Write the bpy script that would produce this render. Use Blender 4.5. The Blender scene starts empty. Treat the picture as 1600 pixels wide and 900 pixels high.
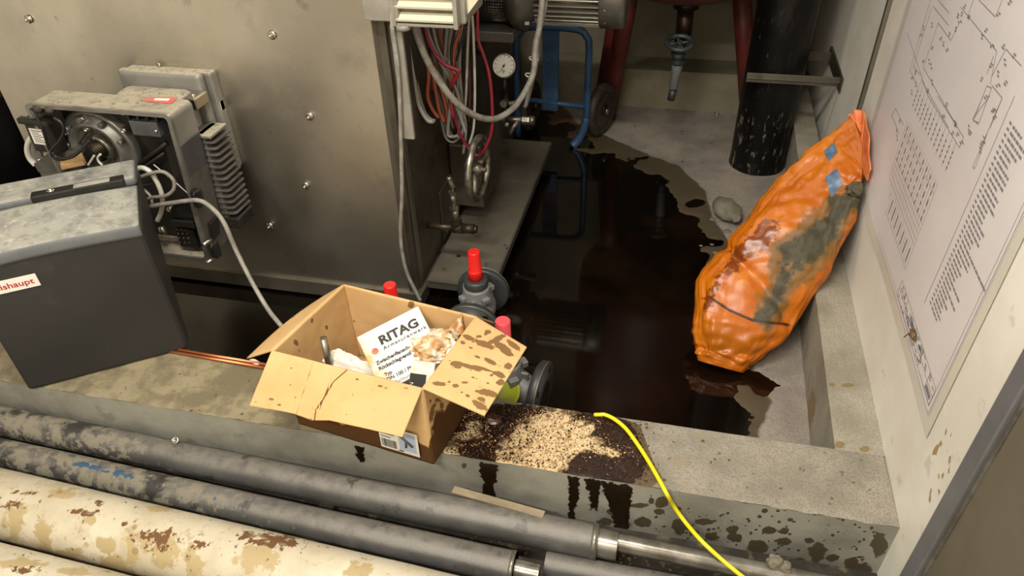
import bpy, bmesh, math, random
from mathutils import Vector, Matrix, noise
random.seed(7)
PI = math.pi
SC = bpy.context.scene
COL = SC.collection
V = Vector

# ---------------------------------------------------------------- camera
F = 1124.0
CAM = V((0, 0, 1.61))
def _dir(px, py):
    return V((px - 800, -(py - 450), -F)).normalized()
_up = -_dir(848, 1918)
_xl = -_dir(-5000, -221)
_right = (_xl - _up * _xl.dot(_up)).normalized()
_fwd = _up.cross(_right)
RM = Matrix((_right, _fwd, _up))            # camera space -> world
cd = bpy.data.cameras.new('camera')
cam = bpy.data.objects.new('camera', cd); COL.objects.link(cam)
cd.sensor_width = 36; cd.sensor_fit = 'HORIZONTAL'; cd.lens = F * 36 / 1600
cd.clip_start = .02
cam.matrix_world = Matrix.Translation(CAM) @ RM.to_4x4()
SC.camera = cam
def at(px, py, z=None, x=None, y=None):
    """a point of the place: where the sight line of a measured pixel meets a known plane"""
    v = RM @ V((px - 800, -(py - 450), -F))
    if z is not None: t = (z - CAM.z) / v.z
    elif x is not None: t = (x - CAM.x) / v.x
    else: t = (y - CAM.y) / v.y
    return CAM + v * t
def proj(p):
    c = RM.transposed() @ (V(p) - CAM)
    return 800 + F * c.x / -c.z, 450 - F * c.y / -c.z

# ---------------------------------------------------------------- light
SC.view_settings.view_transform = 'Standard'
SC.view_settings.look = 'None'
SC.view_settings.gamma = 1
SC.view_settings.use_curve_mapping = False
SC.view_settings.exposure = 0.18
w = bpy.data.worlds.new('world'); SC.world = w; w.use_nodes = True
w.node_tree.nodes['Background'].inputs[0].default_value = (1, .93, .82, 1)
w.node_tree.nodes['Background'].inputs[1].default_value = 0.035
def area(name, loc, rot, sx, sy, power, col=(1, .94, .84)):
    l = bpy.data.lights.new(name, 'AREA'); l.shape = 'RECTANGLE'; l.size = sx; l.size_y = sy
    l.energy = power; l.color = col
    o = bpy.data.objects.new(name, l); COL.objects.link(o); o.location = loc; o.rotation_euler = rot
    return o
area('ceiling_tube_near', (-.5, .70, 2.75), (0, 0, 0), 1.2, .12, 56)
area('ceiling_tube_far', (-1.15, 2.55, 2.9), (0, 0, 0), 1.2, .12, 12)
area('ceiling_tube_behind', (-.8, -.95, 2.92), (0, 0, 0), 1.2, .12, 72)

# ---------------------------------------------------------------- materials
def hx(s):
    s = s.lstrip('#'); o = []
    for i in (0, 2, 4):
        v = int(s[i:i+2], 16) / 255
        o.append(v / 12.92 if v <= .04045 else ((v + .055) / 1.055) ** 2.4)
    return tuple(o) + (1,)
MATS = {}
def mat(name, col, rough=.6, metal=0, col2=None, nscale=8, namt=1.0, bump=0, bscale=60, layers=(), spec=.5,
        emit=None, coat=0, trans=0, rvar=0, stretch=(1, 1, 1), detail=6):
    """layers: (source, color, roughness, lo, hi, param): source 'attr:NAME', 'noise', 'voronoi'"""
    m = bpy.data.materials.new(name); m.use_nodes = True; nt = m.node_tree; N = nt.nodes; L = nt.links
    b = N['Principled BSDF']
    b.inputs['Roughness'].default_value = rough; b.inputs['Metallic'].default_value = metal
    b.inputs['Specular IOR Level'].default_value = spec
    b.inputs['Coat Weight'].default_value = coat; b.inputs['Coat Roughness'].default_value = .12
    if trans: b.inputs['Transmission Weight'].default_value = trans
    tc = N.new('ShaderNodeTexCoord'); mp = N.new('ShaderNodeMapping'); mp.inputs['Scale'].default_value = stretch
    L.new(tc.outputs['Object'], mp.inputs['Vector'])
    def nz(scale, det=detail, rgh=.6):
        n = N.new('ShaderNodeTexNoise'); n.inputs['Scale'].default_value = scale
        n.inputs['Detail'].default_value = det; n.inputs['Roughness'].default_value = rgh
        L.new(mp.outputs[0], n.inputs['Vector']); return n.outputs['Fac']
    def ramp(src, lo, hi):
        r = N.new('ShaderNodeMapRange'); r.inputs['From Min'].default_value = lo; r.inputs['From Max'].default_value = hi
        r.interpolation_type = 'SMOOTHSTEP'; L.new(src, r.inputs['Value']); return r.outputs[0]
    def mixc(f, a, c):
        x = N.new('ShaderNodeMix'); x.data_type = 'RGBA'
        L.new(f, x.inputs[0])
        if isinstance(a, tuple): x.inputs[6].default_value = a
        else: L.new(a, x.inputs[6])
        if isinstance(c, tuple): x.inputs[7].default_value = c
        else: L.new(c, x.inputs[7])
        return x.outputs[2]
    def mixf(f, a, c):
        x = N.new('ShaderNodeMix'); x.data_type = 'FLOAT'; L.new(f, x.inputs[0])
        if isinstance(a, (int, float)): x.inputs[2].default_value = a
        else: L.new(a, x.inputs[2])
        x.inputs[3].default_value = c
        return x.outputs[0]
    def mul(a, k):
        x = N.new('ShaderNodeMath'); x.operation = 'MULTIPLY'; L.new(a, x.inputs[0])
        if isinstance(k, (int, float)): x.inputs[1].default_value = k
        else: L.new(k, x.inputs[1])
        return x.outputs[0]
    cur = hx(col) if isinstance(col, str) else col
    rg = rough
    if col2:
        cur = mixc(mul(ramp(nz(nscale), .35, .65), namt), cur, hx(col2))
    if rvar:
        rg = mixf(ramp(nz(nscale * .6), .35, .65), rg, rough + rvar)
    for (src, c2, r2, lo, hi, par) in layers:
        if src.startswith('attr:'):
            a = N.new('ShaderNodeAttribute'); a.attribute_name = src[5:]
            n = nz(par[0], 5, .65)
            ad = N.new('ShaderNodeMath'); ad.operation = 'MULTIPLY_ADD'
            L.new(n, ad.inputs[0]); ad.inputs[1].default_value = par[1]; 
            sb = N.new('ShaderNodeMath'); sb.operation = 'SUBTRACT'; L.new(a.outputs['Fac'], sb.inputs[0]); sb.inputs[1].default_value = par[1] * .5
            L.new(sb.outputs[0], ad.inputs[2])
            f = ramp(ad.outputs[0], lo, hi)
        elif src == 'voronoi':
            vo = N.new('ShaderNodeTexVoronoi'); vo.inputs['Scale'].default_value = par[0]
            L.new(mp.outputs[0], vo.inputs['Vector'])
            f = ramp(vo.outputs['Distance'], hi, lo)
            if len(par) > 1: f = mul(f, ramp(nz(par[1]), par[2], par[2] + .04))
        elif src == 'up':
            g = N.new('ShaderNodeNewGeometry'); sx_ = N.new('ShaderNodeSeparateXYZ'); L.new(g.outputs['Normal'], sx_.inputs[0])
            f = mul(ramp(sx_.outputs[2], .55, .9), ramp(nz(par[0], 8, .7), lo, hi)); f = mul(f, par[1])
        else:
            f = ramp(nz(par[0]), lo, hi)
            if len(par) > 1: f = mul(f, par[1])
        cur = mixc(f, cur, hx(c2))
        if r2 is not None: rg = mixf(f, rg, r2)
    if isinstance(cur, tuple): b.inputs['Base Color'].default_value = cur
    else: L.new(cur, b.inputs['Base Color'])
    if not isinstance(rg, (int, float)): L.new(rg, b.inputs['Roughness'])
    if bump:
        bn = N.new('ShaderNodeBump'); bn.inputs['Strength'].default_value = bump; bn.inputs['Distance'].default_value = .004
        L.new(nz(bscale, 8, .7), bn.inputs['Height']); L.new(bn.outputs[0], b.inputs['Normal'])
    MATS[name] = m
    return m
M = MATS
mat('concrete_floor', '#998f82', .85, col2='#7e7770', nscale=5, bump=.45, bscale=110, layers=(
    ('noise', '#6b655b', None, .48, .60, (170, .45)),
    ('noise', '#6e675e', None, .58, .72, (3, .5)),
    ('voronoi', '#4c453c', None, .12, .22, (22, 5, .56)),
    ('attr:wet', '#4f4535', .45, .35, .5, (14, .45)), ('attr:rust', '#59402a', .4, .4, .6, (10, .5))))
mat('water', '#0a0704', .04, spec=.55, layers=(('noise', '#1c120a', None, .45, .7, (3, .7)),), bump=.02, bscale=9)
mat('concrete_top', '#999285', .85, col2='#827c70', nscale=9, bump=.7, bscale=140, layers=(
    ('noise', '#6f695c', None, .48, .60, (190, .6)),
    ('noise', '#7d7462', None, .52, .7, (30, .5)),
    ('attr:tan', '#8f8468', None, .3, .8, (20, 1.6)), ('attr:tan', '#6f664f', None, .6, .95, (11, 1.8)),
    ('noise', '#5c5140', None, .64, .70, (42, .9)),
    ('noise', '#5f5545', None, .66, .72, (85, .8)), ('voronoi', '#4f4536', None, .14, .2, (40, 9, .52)),
    ('attr:damp', '#5a4a33', .4, .42, .55, (22, .6)),
    ('attr:sand', '#cdb78e', .75, .4, .56, (38, .9)), ('attr:sand', '#a1835c', .7, .95, 1.15, (90, 2.0)),
    ('attr:sludge', '#26150b', .12, .42, .54, (34, .75))))
mat('concrete_face', '#979589', .8, col2='#7c7a70', nscale=5, bump=.25, bscale=80, layers=(
    ('noise', '#67645a', None, .58, .7, (9, .5)),
    ('attr:splash', '#4d4433', .5, .44, .52, (42, 1.1)), ('attr:drip', '#1f1509', .25, .42, .5, (70, 1.3))))
mat('concrete_curb', '#9f998a', .8, col2='#878171', nscale=6, bump=.4, bscale=120, layers=(
    ('noise', '#736d5f', None, .48, .60, (190, .5)),
    ('noise', '#7f7765', None, .6, .72, (12, .5)), ('attr:spot', '#7d6d4c', .5, .42, .52, (60, .9))))
mat('wall_white', '#e6e2d8', .5, col2='#d8d3c6', nscale=3, bump=.06, bscale=40, layers=(
    ('noise', '#b3ab9b', None, .63, .72, (14, .5)), ('voronoi', '#a89f8a', None, .05, .12, (30, 4, .6)),
    ('attr:drips', '#a08a60', .5, .45, .55, (70, .5))))
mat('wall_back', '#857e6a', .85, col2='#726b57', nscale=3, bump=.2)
mat('dark_wall', '#3a3733', .9, col2='#2c2925')
mat('trench', '#3c382f', .8, col2='#241f18', nscale=12, bump=.6, bscale=50, layers=(('noise', '#6e624c', None, .56, .68, (20, .7)),))
mat('ceiling_paint', '#b9b4a8', .8)
mat('sheet_steel', '#d8d2c6', .30, 1, col2='#c2bcb0', nscale=2.2, rvar=.12, layers=(
    ('noise', '#98927f', .5, .55, .75, (6, .5)), ('noise', '#7d776a', .55, .62, .75, (16, .5)),
    ('voronoi', '#c9c5bb', .6, .06, .12, (70, 4, .6))), bump=.02, bscale=6)
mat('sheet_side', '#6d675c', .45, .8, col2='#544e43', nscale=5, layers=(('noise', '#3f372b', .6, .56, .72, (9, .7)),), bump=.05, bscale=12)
mat('sheet_dull', '#807b6f', .45, .75, col2='#726c60', nscale=7, layers=(('noise', '#5a5142', .6, .56, .72, (14, .6)),))
mat('tray_steel', '#7d776a', .5, .5, col2='#676154', nscale=4, layers=(('voronoi', '#2d2519', .4, .1, .2, (16, 6, .55)), ('noise', '#463c2c', .5, .6, .7, (7, .6))))
mat('bright_metal', '#c6c1b5', .28, 1)
mat('zinc', '#a8a498', .4, .9, col2='#6f6a5e', nscale=30)
mat('cast_alu', '#8d8b86', .42, .7, col2='#77756f', nscale=12, layers=(('up', '#aaa28e', .8, .4, .6, (18, .6)),), bump=.08, bscale=120)
mat('alu_dusty', '#8f8d88', .5, .45, col2='#7f7d78', nscale=10, layers=(('up', '#b5ad97', .9, .25, .55, (20, .85)), ('up', '#7d7564', .85, .52, .62, (45, .8))), bump=.12, bscale=120)
mat('alu_side', '#6a6762', .5, .5, col2='#57544f', nscale=18, bump=.1, bscale=150)
mat('dark_cast', '#2a2826', .5, .3, col2='#1c1a18', nscale=10, bump=.1)
mat('black_plastic', '#171614', .4, col2='#22201e', nscale=20)
mat('grey_plastic', '#454648', .45, col2='#3a3a3b', nscale=15)
mat('cover_front', '#2b2a29', .5, col2='#262524', nscale=4, layers=(('noise', '#3f3e3a', None, .6, .75, (9, .5)),), bump=.04, bscale=300)
mat('cover_top', '#5f6162', .55, col2='#55585a', nscale=9, layers=(('up', '#9b998f', .85, .25, .6, (11, .95)), ('up', '#7a786f', .7, .54, .6, (24, .8)), ('up', '#b4b1a5', .85, .57, .64, (38, .6))), bump=.1, bscale=60)
mat('white_label', '#ddd9cf', .5)
mat('cream_label', '#d8c99a', .5)
mat('red_print', '#a8202a', .5)
mat('red_sticker', '#c9554a', .6, col2='#a9776a', nscale=40)
mat('black_print', '#1d1b1a', .6)
mat('grey_print', '#55524f', .7)
mat('plan_print', '#7c7879', .7)
mat('plan_text', '#7d797a', .7)
mat('cardboard', '#cba877', .8, col2='#c09a68', nscale=4, spec=.2, bump=.12, bscale=60, layers=(
    ('noise', '#a98250', None, .62, .75, (8, .4)),
    ('voronoi', '#8a6a42', None, .10, .15, (26, 7, .56)),
    ('attr:blot', '#7a5c3a', .55, .44, .54, (80, .7)), ('attr:soak', '#54391f', .6, .42, .52, (18, .5)),
    ('attr:crease', '#5e4426', .8, .4, .6, (60, .2))))
mat('red_plastic', '#d8201c', .35, spec=.5)
mat('pink_plastic', '#d8505a', .4)
mat('valve_iron', '#858685', .5, .2, col2='#727373', nscale=10, bump=.1, bscale=120)
mat('flange_dark', '#4a4c4d', .45, .3, col2='#3c3e3f', nscale=9)
mat('flange_rim', '#8d8b80', .4, .7)
mat('yellow_green', '#a3ad16', .4, col2='#8b9412', nscale=6)
mat('paint_blue', '#38577c', .4, .1, col2='#2d4866', nscale=12, layers=(('noise', '#5d7d9c', None, .6, .72, (30, .6)), ('noise', '#3a3028', .7, .66, .72, (18, .8))), bump=.05)
mat('rubber', '#2c2822', .7, col2='#433a30', nscale=20)
mat('oxide_red', '#6b2a20', .5, col2='#55211a', nscale=8)
mat('brown_pipe', '#3a2018', .4, .3, col2='#241410', nscale=14)
mat('brass_dark', '#4e4636', .45, .7, col2='#352d22', nscale=30)
mat('verdigris', '#4f585a', .5, .4, col2='#39403f', nscale=20)
mat('black_pipe', '#070605', .42, col2='#0d0b0a', nscale=7, spec=.3, layers=(('noise', '#2e2a25', .5, .55, .7, (6, .6)), ('attr:scuff', '#6a645a', .8, .66, .74, (48, .9)), ('noise', '#4d4840', .7, .62, .7, (70, .5))), bump=.3, bscale=30, stretch=(1, 1, .35))
mat('pipe_grey', '#5a5957', .32, .15, col2='#4a4947', nscale=6, spec=.6, layers=(
    ('up', '#7b756b', .7, .25, .65, (30, .7)),
    ('noise', '#6f6a60', .75, .55, .75, (9, .6)), ('noise', '#3f3b35', .4, .6, .66, (14, .8)),
    ('attr:crust', '#7d7767', .9, .6, .85, (34, 3.0)), ('attr:crust', '#34322f', .45, .80, .95, (9, 1.5)),
    ('attr:blue', '#38536f', .4, .5, .62, (45, 3.0))), bump=.2, bscale=120)
mat('pipe_white', '#bdb5a1', .33, col2='#a89e87', nscale=5, spec=.5, layers=(
    ('noise', '#a5967a', .6, .55, .68, (9, .7)), ('noise', '#b3a994', .5, .48, .62, (14, .8)), ('attr:drip', '#a08f6a', .35, .42, .6, (34, 1.8)),
    ('voronoi', '#8a7650', .5, .12, .2, (19, 5, .52)),
    ('attr:rust', '#5f4020', .8, .52, .66, (70, 2.6)), ('noise', '#4a3a26', .8, .64, .68, (75, .85)), ('noise', '#8d8069', .8, .58, .66, (30, .6))), bump=.25, bscale=40)
mat('pipe_steel', '#8f8b82', .3, .6, col2='#6d685e', nscale=20)
mat('cable_grey', '#8f8d85', .5)
mat('cable_light', '#96928a', .5, col2='#77736a', nscale=30)
mat('cable_red', '#861f30', .45)
mat('cable_orange', '#9a5138', .45)
mat('cable_brown', '#5e3a2c', .45)
mat('cable_black', '#1d1c1b', .4)
mat('cable_yellow', '#ded21c', .35)
mat('cable_pale', '#c9c6bc', .5)
mat('jb_paint', '#8e8a80', .45, col2='#7d796f', nscale=10)
mat('jb_louvre', '#cfcbb0', .4)
mat('motor_grey', '#7a766d', .4, .5, col2='#635f57', nscale=9)
mat('fin_light', '#b9b4a6', .3, .8)
mat('gauge_face', '#e4e2d8', .4)
mat('glass', '#ffffff', .03, trans=1)
mat('bag', '#c26c10', .34, col2='#b0590a', nscale=5, spec=.5, layers=(
    ('noise', '#dd8c3c', .4, .54, .72, (9, .5)), ('noise', '#b8580e', .3, .6, .7, (16, .6)),
    ('attr:mudlow', '#a65c10', .28, .3, .7, (6, .6)),
    ('attr:wetband', '#7a3a12', .22, .52, .62, (48, 1.1)),
    ('attr:mud', '#7a5420', .55, .36, .60, (14, 1.2)), ('attr:mud', '#46402b', .65, .66, .86, (7, 2.2)), ('attr:mud', '#3a3523', .7, .9, 1.15, (30, 2.2)),
    ('attr:fold', '#2e1506', .5, .25, .8, (60, .1))), bump=.35, bscale=22)
mat('bag_top', '#e58a5a', .5, col2='#d8703a', nscale=20, layers=(('noise', '#9c4420', None, .58, .66, (30, .7)),), bump=.2, bscale=60)
mat('bag_mud', '#5a5342', .8, col2='#514a38', nscale=30, bump=.5, bscale=90)
mat('blue_tape', '#3f5c7c', .4, col2='#62798f', nscale=40)
mat('lump', '#7a756b', .8, col2='#68634f', nscale=16, bump=.3, bscale=60, layers=(('noise', '#5a5443', None, .6, .7, (20, .6)),))
mat('brass', '#b8913c', .3, .8)
mat('paper_white', '#e6e1d6', .6, col2='#dcd6c6', nscale=9)
mat('paper_stained', '#e8e4da', .6, layers=(('noise', '#d9c08a', None, .55, .72, (16, .7)), ('attr:stain', '#c89a48', .6, .4, .75, (30, .7))))
mat('plastic_bag', '#dcc096', .18, trans=.25, col2='#c98f4a', nscale=16, spec=.9, layers=(('noise', '#f2e8d2', .1, .5, .6, (34, .9)), ('noise', '#9a6a2a', .2, .62, .68, (40, .7))), bump=.8, bscale=50)
mat('plan_paper', '#d9d4d4', .35, col2='#d2cccc', nscale=3, spec=.4)
mat('laminate', '#cfccbf', .25, spec=.6)
mat('post_grey', '#77777a', .4, .3, col2='#6a6a6b', nscale=6)
mat('post_brown', '#686152', .5, .1, col2='#5a5445', nscale=4, bump=.1)
mat('copper', '#b5704a', .3, .9)
mat('debris', '#6e5636', .6, col2='#3f2e18', nscale=60)
mat('wet_dark', '#2a1a0e', .3, col2='#4a2e1c', nscale=60)
mat('black_filler', '#0d0b0a', .4)
mat('wood', '#8d8069', .7, col2='#6f634e', nscale=12)

# grains: colour from a per-grain attribute
def grain_mat():
    m = bpy.data.materials.new('grains'); m.use_nodes = True; nt = m.node_tree
    b = nt.nodes['Principled BSDF']; a = nt.nodes.new('ShaderNodeAttribute'); a.attribute_name = 'tone'
    r = nt.nodes.new('ShaderNodeValToRGB'); e = r.color_ramp.elements
    e[0].color = hx('#1c0f08'); e[1].color = hx('#dcc59a'); e[0].position = .1; e[1].position = .95
    k = e.new(.45); k.color = hx('#6a3f20'); k = e.new(.7); k.color = hx('#c09a66')
    nt.links.new(a.outputs['Fac'], r.inputs[0]); nt.links.new(r.outputs[0], b.inputs['Base Color'])
    mr = nt.nodes.new('ShaderNodeMapRange'); mr.inputs['To Min'].default_value = .15; mr.inputs['To Max'].default_value = .8
    nt.links.new(a.outputs['Fac'], mr.inputs[0]); nt.links.new(mr.outputs[0], b.inputs['Roughness'])
    M['grains'] = m
grain_mat()

# ---------------------------------------------------------------- mesh helpers
def frame(o, x, y=None, z=None):
    """matrix with origin o and axes"""
    x = V(x).normalized()
    if z is None: z = x.cross(V(y)).normalized(); y = z.cross(x)
    else:
        z = V(z).normalized(); y = z.cross(x).normalized(); x = y.cross(z)
    m = Matrix((x, y, z)).transposed().to_4x4(); m.translation = V(o); return m
def axis_frame(o, z):
    z = V(z).normalized(); h = V((0, 0, 1)) if abs(z.z) < .9 else V((1, 0, 0))
    x = h.cross(z).normalized(); y = z.cross(x)
    m = Matrix((x, y, z)).transposed().to_4x4(); m.translation = V(o); return m
def T(x=0, y=0, z=0): return Matrix.Translation((x, y, z))
def RX(a): return Matrix.Rotation(a, 4, 'X')
def RY(a): return Matrix.Rotation(a, 4, 'Y')
def RZ(a): return Matrix.Rotation(a, 4, 'Z')

class MB:
    def __init__(s, M=None):
        s.v = []; s.f = []; s.sm = []; s.M = M or Matrix.Identity(4)
    def add(s, vs, fs, smooth=False, M=None):
        k = len(s.v); mm = s.M @ (M or Matrix.Identity(4))
        s.v += [mm @ V(p) for p in vs]; s.f += [tuple(i + k for i in f) for f in fs]; s.sm += [smooth] * len(fs)
        return s
    def bm(s, b, smooth=False, M=None):
        b.verts.index_update()
        s.add([v.co for v in b.verts], [[v.index for v in f.verts] for f in b.faces], smooth, M); b.free(); return s
    def box(s, lo, hi, bev=0, M=None, seg=2):
        b = bmesh.new(); bmesh.ops.create_cube(b, size=1)
        lo = V(lo); hi = V(hi); c = (lo + hi) / 2; d = hi - lo
        for v in b.verts: v.co = V((v.co.x * d.x, v.co.y * d.y, v.co.z * d.z)) + c
        if bev: bmesh.ops.bevel(b, geom=b.edges[:], offset=min(bev, min(abs(d.x), abs(d.y), abs(d.z)) * .45), segments=seg, profile=.5, affect='EDGES')
        return s.bm(b, False, M)
    def lathe(s, prof, M=None, seg=24, smooth=True, cap=True):
        """prof: (radius, z) list about local z"""
        vs = []; fs = []
        for (r, z) in prof:
            for i in range(seg):
                a = 2 * PI * i / seg; vs.append((r * math.cos(a), r * math.sin(a), z))
        for j in range(len(prof) - 1):
            for i in range(seg):
                i2 = (i + 1) % seg
                fs.append((j * seg + i, j * seg + i2, (j + 1) * seg + i2, (j + 1) * seg + i))
        s.add(vs, fs, smooth, M)
        if cap:
            n = len(s.v) - len(vs)
            s.f.append(tuple(n + i for i in reversed(range(seg)))); s.sm.append(False)
            k = n + (len(prof) - 1) * seg
            s.f.append(tuple(k + i for i in range(seg))); s.sm.append(False)
        return s
    def cyl(s, a, b, r, r2=None, seg=16, smooth=True):
        a = V(a); b = V(b); L = (b - a).length
        return s.lathe([(r, 0), (r if r2 is None else r2, L)], axis_frame(a, b - a), seg, smooth)
    def tube(s, pts, r, seg=8, smooth=4, M=None, closed=False):
        P = [V(p) for p in pts]
        if smooth > 1 and len(P) > 2:
            Q = []
            n = len(P)
            for i in range(n - 1):
                p0 = P[max(i - 1, 0)]; p1 = P[i]; p2 = P[i + 1]; p3 = P[min(i + 2, n - 1)]
                for k in range(smooth):
                    t = k / smooth
                    Q.append(.5 * ((2 * p1) + (p2 - p0) * t + (2 * p0 - 5 * p1 + 4 * p2 - p3) * t * t + (3 * p1 - p0 - 3 * p2 + p3) * t ** 3))
            Q.append(P[-1]); P = Q
        R_ = r if isinstance(r, (list, tuple)) else None
        vs = []; fs = []; n = len(P); prev = None
        for i, p in enumerate(P):
            t = (P[min(i + 1, n - 1)] - P[max(i - 1, 0)]).normalized()
            if prev is None:
                h = V((0, 0, 1)) if abs(t.z) < .9 else V((1, 0, 0)); u = h.cross(t).normalized()
            else:
                u = (prev - t * prev.dot(t)).normalized()
            prev = u; w_ = t.cross(u)
            rr = r if R_ is None else R_[0] + (R_[-1] - R_[0]) * i / (n - 1)
            for k in range(seg):
                a = 2 * PI * k / seg; vs.append(p + (u * math.cos(a) + w_ * math.sin(a)) * rr)
        for i in range(n - 1):
            for k in range(seg):
                k2 = (k + 1) % seg; fs.append((i * seg + k, i * seg + k2, (i + 1) * seg + k2, (i + 1) * seg + k))
        s.add(vs, fs, True, M)
        m = len(s.v) - len(vs)
        s.f.append(tuple(m + i for i in reversed(range(seg)))); s.sm.append(False)
        k = m + (n - 1) * seg; s.f.append(tuple(k + i for i in range(seg))); s.sm.append(False)
        return s
    def torus(s, R1, r, M=None, seg=32, sg=8, a0=0, a1=2 * PI):
        vs = []; fs = []; full = abs(a1 - a0 - 2 * PI) < 1e-6; n = seg if full else seg + 1
        for i in range(n):
            a = a0 + (a1 - a0) * i / seg
            for k in range(sg):
                b = 2 * PI * k / sg; q = R1 + r * math.cos(b)
                vs.append((q * math.cos(a), q * math.sin(a), r * math.sin(b)))
        for i in range(seg):
            i2 = (i + 1) % n
            for k in range(sg):
                k2 = (k + 1) % sg; fs.append((i * sg + k, i2 * sg + k, i2 * sg + k2, i * sg + k2))
        return s.add(vs, fs, True, M)
    def prism(s, poly, d, M=None, bev=0):
        """poly in local xy, extruded 0..d in local z"""
        b = bmesh.new(); vs = [b.verts.new((x, y, 0)) for x, y in poly]
        f = b.faces.new(vs); r = bmesh.ops.extrude_face_region(b, geom=[f])
        for e in r['geom']:
            if isinstance(e, bmesh.types.BMVert): e.co.z += d
        bmesh.ops.recalc_face_normals(b, faces=b.faces[:])
        if bev: bmesh.ops.bevel(b, geom=b.edges[:], offset=bev, segments=2, profile=.5, affect='EDGES')
        return s.bm(b, False, M)
    def grid(s, fn, nu, nv, smooth=True):
        vs = [fn(i / nu, j / nv) for j in range(nv + 1) for i in range(nu + 1)]
        fs = [(j * (nu + 1) + i, j * (nu + 1) + i + 1, (j + 1) * (nu + 1) + i + 1, (j + 1) * (nu + 1) + i) for j in range(nv) for i in range(nu)]
        return s.add(vs, fs, smooth)
    def build(s, name, m, parent=None, attrs=None, solid=0, label=None, off=0, fix=True):
        me = bpy.data.meshes.new(name); me.from_pydata([tuple(p) for p in s.v], [], s.f)
        me.polygons.foreach_set('use_smooth', s.sm); me.update()
        if fix and not solid:
            b = bmesh.new(); b.from_mesh(me); bmesh.ops.recalc_face_normals(b, faces=b.faces[:]); b.to_mesh(me); b.free()
        for k, fn in (attrs or {}).items():
            a = me.attributes.new(k, 'FLOAT', 'POINT')
            a.data.foreach_set('value', [float(fn(v.co)) for v in me.vertices])
        me.materials.append(M[m] if isinstance(m, str) else m)
        o = bpy.data.objects.new(name, me); COL.objects.link(o)
        if solid:
            sd = o.modifiers.new('solid', 'SOLIDIFY'); sd.thickness = solid; sd.offset = off
        if parent is not None:
            o.parent = parent; o.matrix_parent_inverse = Matrix.Translation(parent.location).inverted()
        if label: o['label'] = label
        return o
def thing(name, label, cat, loc, group=None):
    o = bpy.data.objects.new(name, None); COL.objects.link(o); o.location = loc; o.empty_display_size = .05
    return tag(o, label, cat, group)
def tag(o, label, cat, group=None, kind=None):
    o['label'] = label; o['category'] = cat
    if group: o['group'] = group
    if kind: o['kind'] = kind
    return o
def struct(o):
    o['kind'] = 'structure'; return o
def text(name, s, size, Mx, m, parent=None, bold=0, sx=1, ext=.0004, space=1, align='LEFT'):
    c = bpy.data.curves.new('t', 'FONT'); c.body = s; c.size = size; c.extrude = ext; c.offset = bold; c.space_character = space
    c.align_x = align; c.resolution_u = 3
    t = bpy.data.objects.new('t', c); COL.objects.link(t)
    bpy.context.view_layer.update()
    me = bpy.data.meshes.new_from_object(t.evaluated_get(bpy.context.evaluated_depsgraph_get()))
    COL.objects.unlink(t); bpy.data.objects.remove(t)
    me.transform(Mx @ Matrix.Diagonal((sx, 1, 1, 1))); me.materials.clear(); me.materials.append(M[m]); me.name = name
    o = bpy.data.objects.new(name, me); COL.objects.link(o)
    if parent is not None:
        o.parent = parent; o.matrix_parent_inverse = Matrix.Translation(parent.location).inverted()
    return o
def inpoly(p, poly):
    x, y = p; c = False; n = len(poly)
    for i in range(n):
        x1, y1 = poly[i]; x2, y2 = poly[i - 1]
        if (y1 > y) != (y2 > y) and x < (x2 - x1) * (y - y1) / (y2 - y1) + x1: c = not c
    return c
def sdpoly(p, poly):
    """signed distance, negative inside"""
    x, y = p; d = 1e9; n = len(poly)
    for i in range(n):
        x1, y1 = poly[i]; x2, y2 = poly[i - 1]; ex = x2 - x1; ey = y2 - y1
        t = max(0, min(1, ((x - x1) * ex + (y - y1) * ey) / (ex * ex + ey * ey + 1e-12)))
        d = min(d, math.hypot(x - x1 - t * ex, y - y1 - t * ey))
    return -d if inpoly(p, poly) else d
def sm(x, a, b):
    t = max(0, min(1, (x - a) / (b - a))); return t * t * (3 - 2 * t)
def fbm(p, s, o=4):
    return noise.fractal(V(p) * s, 1.0, 2.0, o)
def seg_d(p, a, b):
    ex, ey = b[0] - a[0], b[1] - a[1]; t = max(0, min(1, ((p[0] - a[0]) * ex + (p[1] - a[1]) * ey) / (ex * ex + ey * ey)))
    return math.hypot(p[0] - a[0] - t * ex, p[1] - a[1] - t * ey)

CZ = .21                         # height of the curb above the pit floor
CY0, CY1 = 1.09, 1.292           # front curb
WX = lambda y: .592 + .0185 * (y - 1.09)      # face of the right wall
IX = lambda y: .482 + .029 * (y - 1.29)       # inner edge of the right curb

# ================================================================ STRUCTURE
# pit floor with a shallow sump that holds the water
pud_px = [(905, 226), (945, 238), (985, 250), (1035, 280), (1072, 305), (1092, 345), (1112, 400), (1128, 440), (1140, 480), (1165, 560), (1170, 590),
          (1160, 612), (1174, 648), (1160, 690)]
PUD = [tuple(at(a, b, z=0).xy) for a, b in pud_px] + [(.3, 1.0), (-3, 1.0), (-3, 4.0), (-.9, 4.0)] + [tuple(at(a, b, z=0).xy) for a, b in ((800, 170), (850, 176), (895, 200))]
WET = [tuple(at(a, b, z=0).xy) for a, b in ((760, 158), (830, 165), (880, 185), (940, 212), (1000, 238), (1060, 262), (1100, 300), (1112, 345), (1135, 375), (1150, 440), (1180, 600), (1205, 628), (1180, 680))] + [(.3, 1.0), (-3, 1.0), (-3, 4.0), (-.9, 4.0)]
def floor_z(x, y):
    d = sdpoly((x, y), PUD)
    return max(-.035, min(.004, d * .10 + .012 * fbm((x, y, 0), 9, 4) * (1 if d > -.06 else .6))) + (.0015 * fbm((x, y, 3), 4))
b = MB(); x0, x1, y0, y1 = -3.2, .62, 1.2, 4.0
xs = [-3.2 + .08 * i for i in range(28)]; 
while xs[-1] < .62: xs.append(xs[-1] + .0125)
ny = 224
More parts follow.
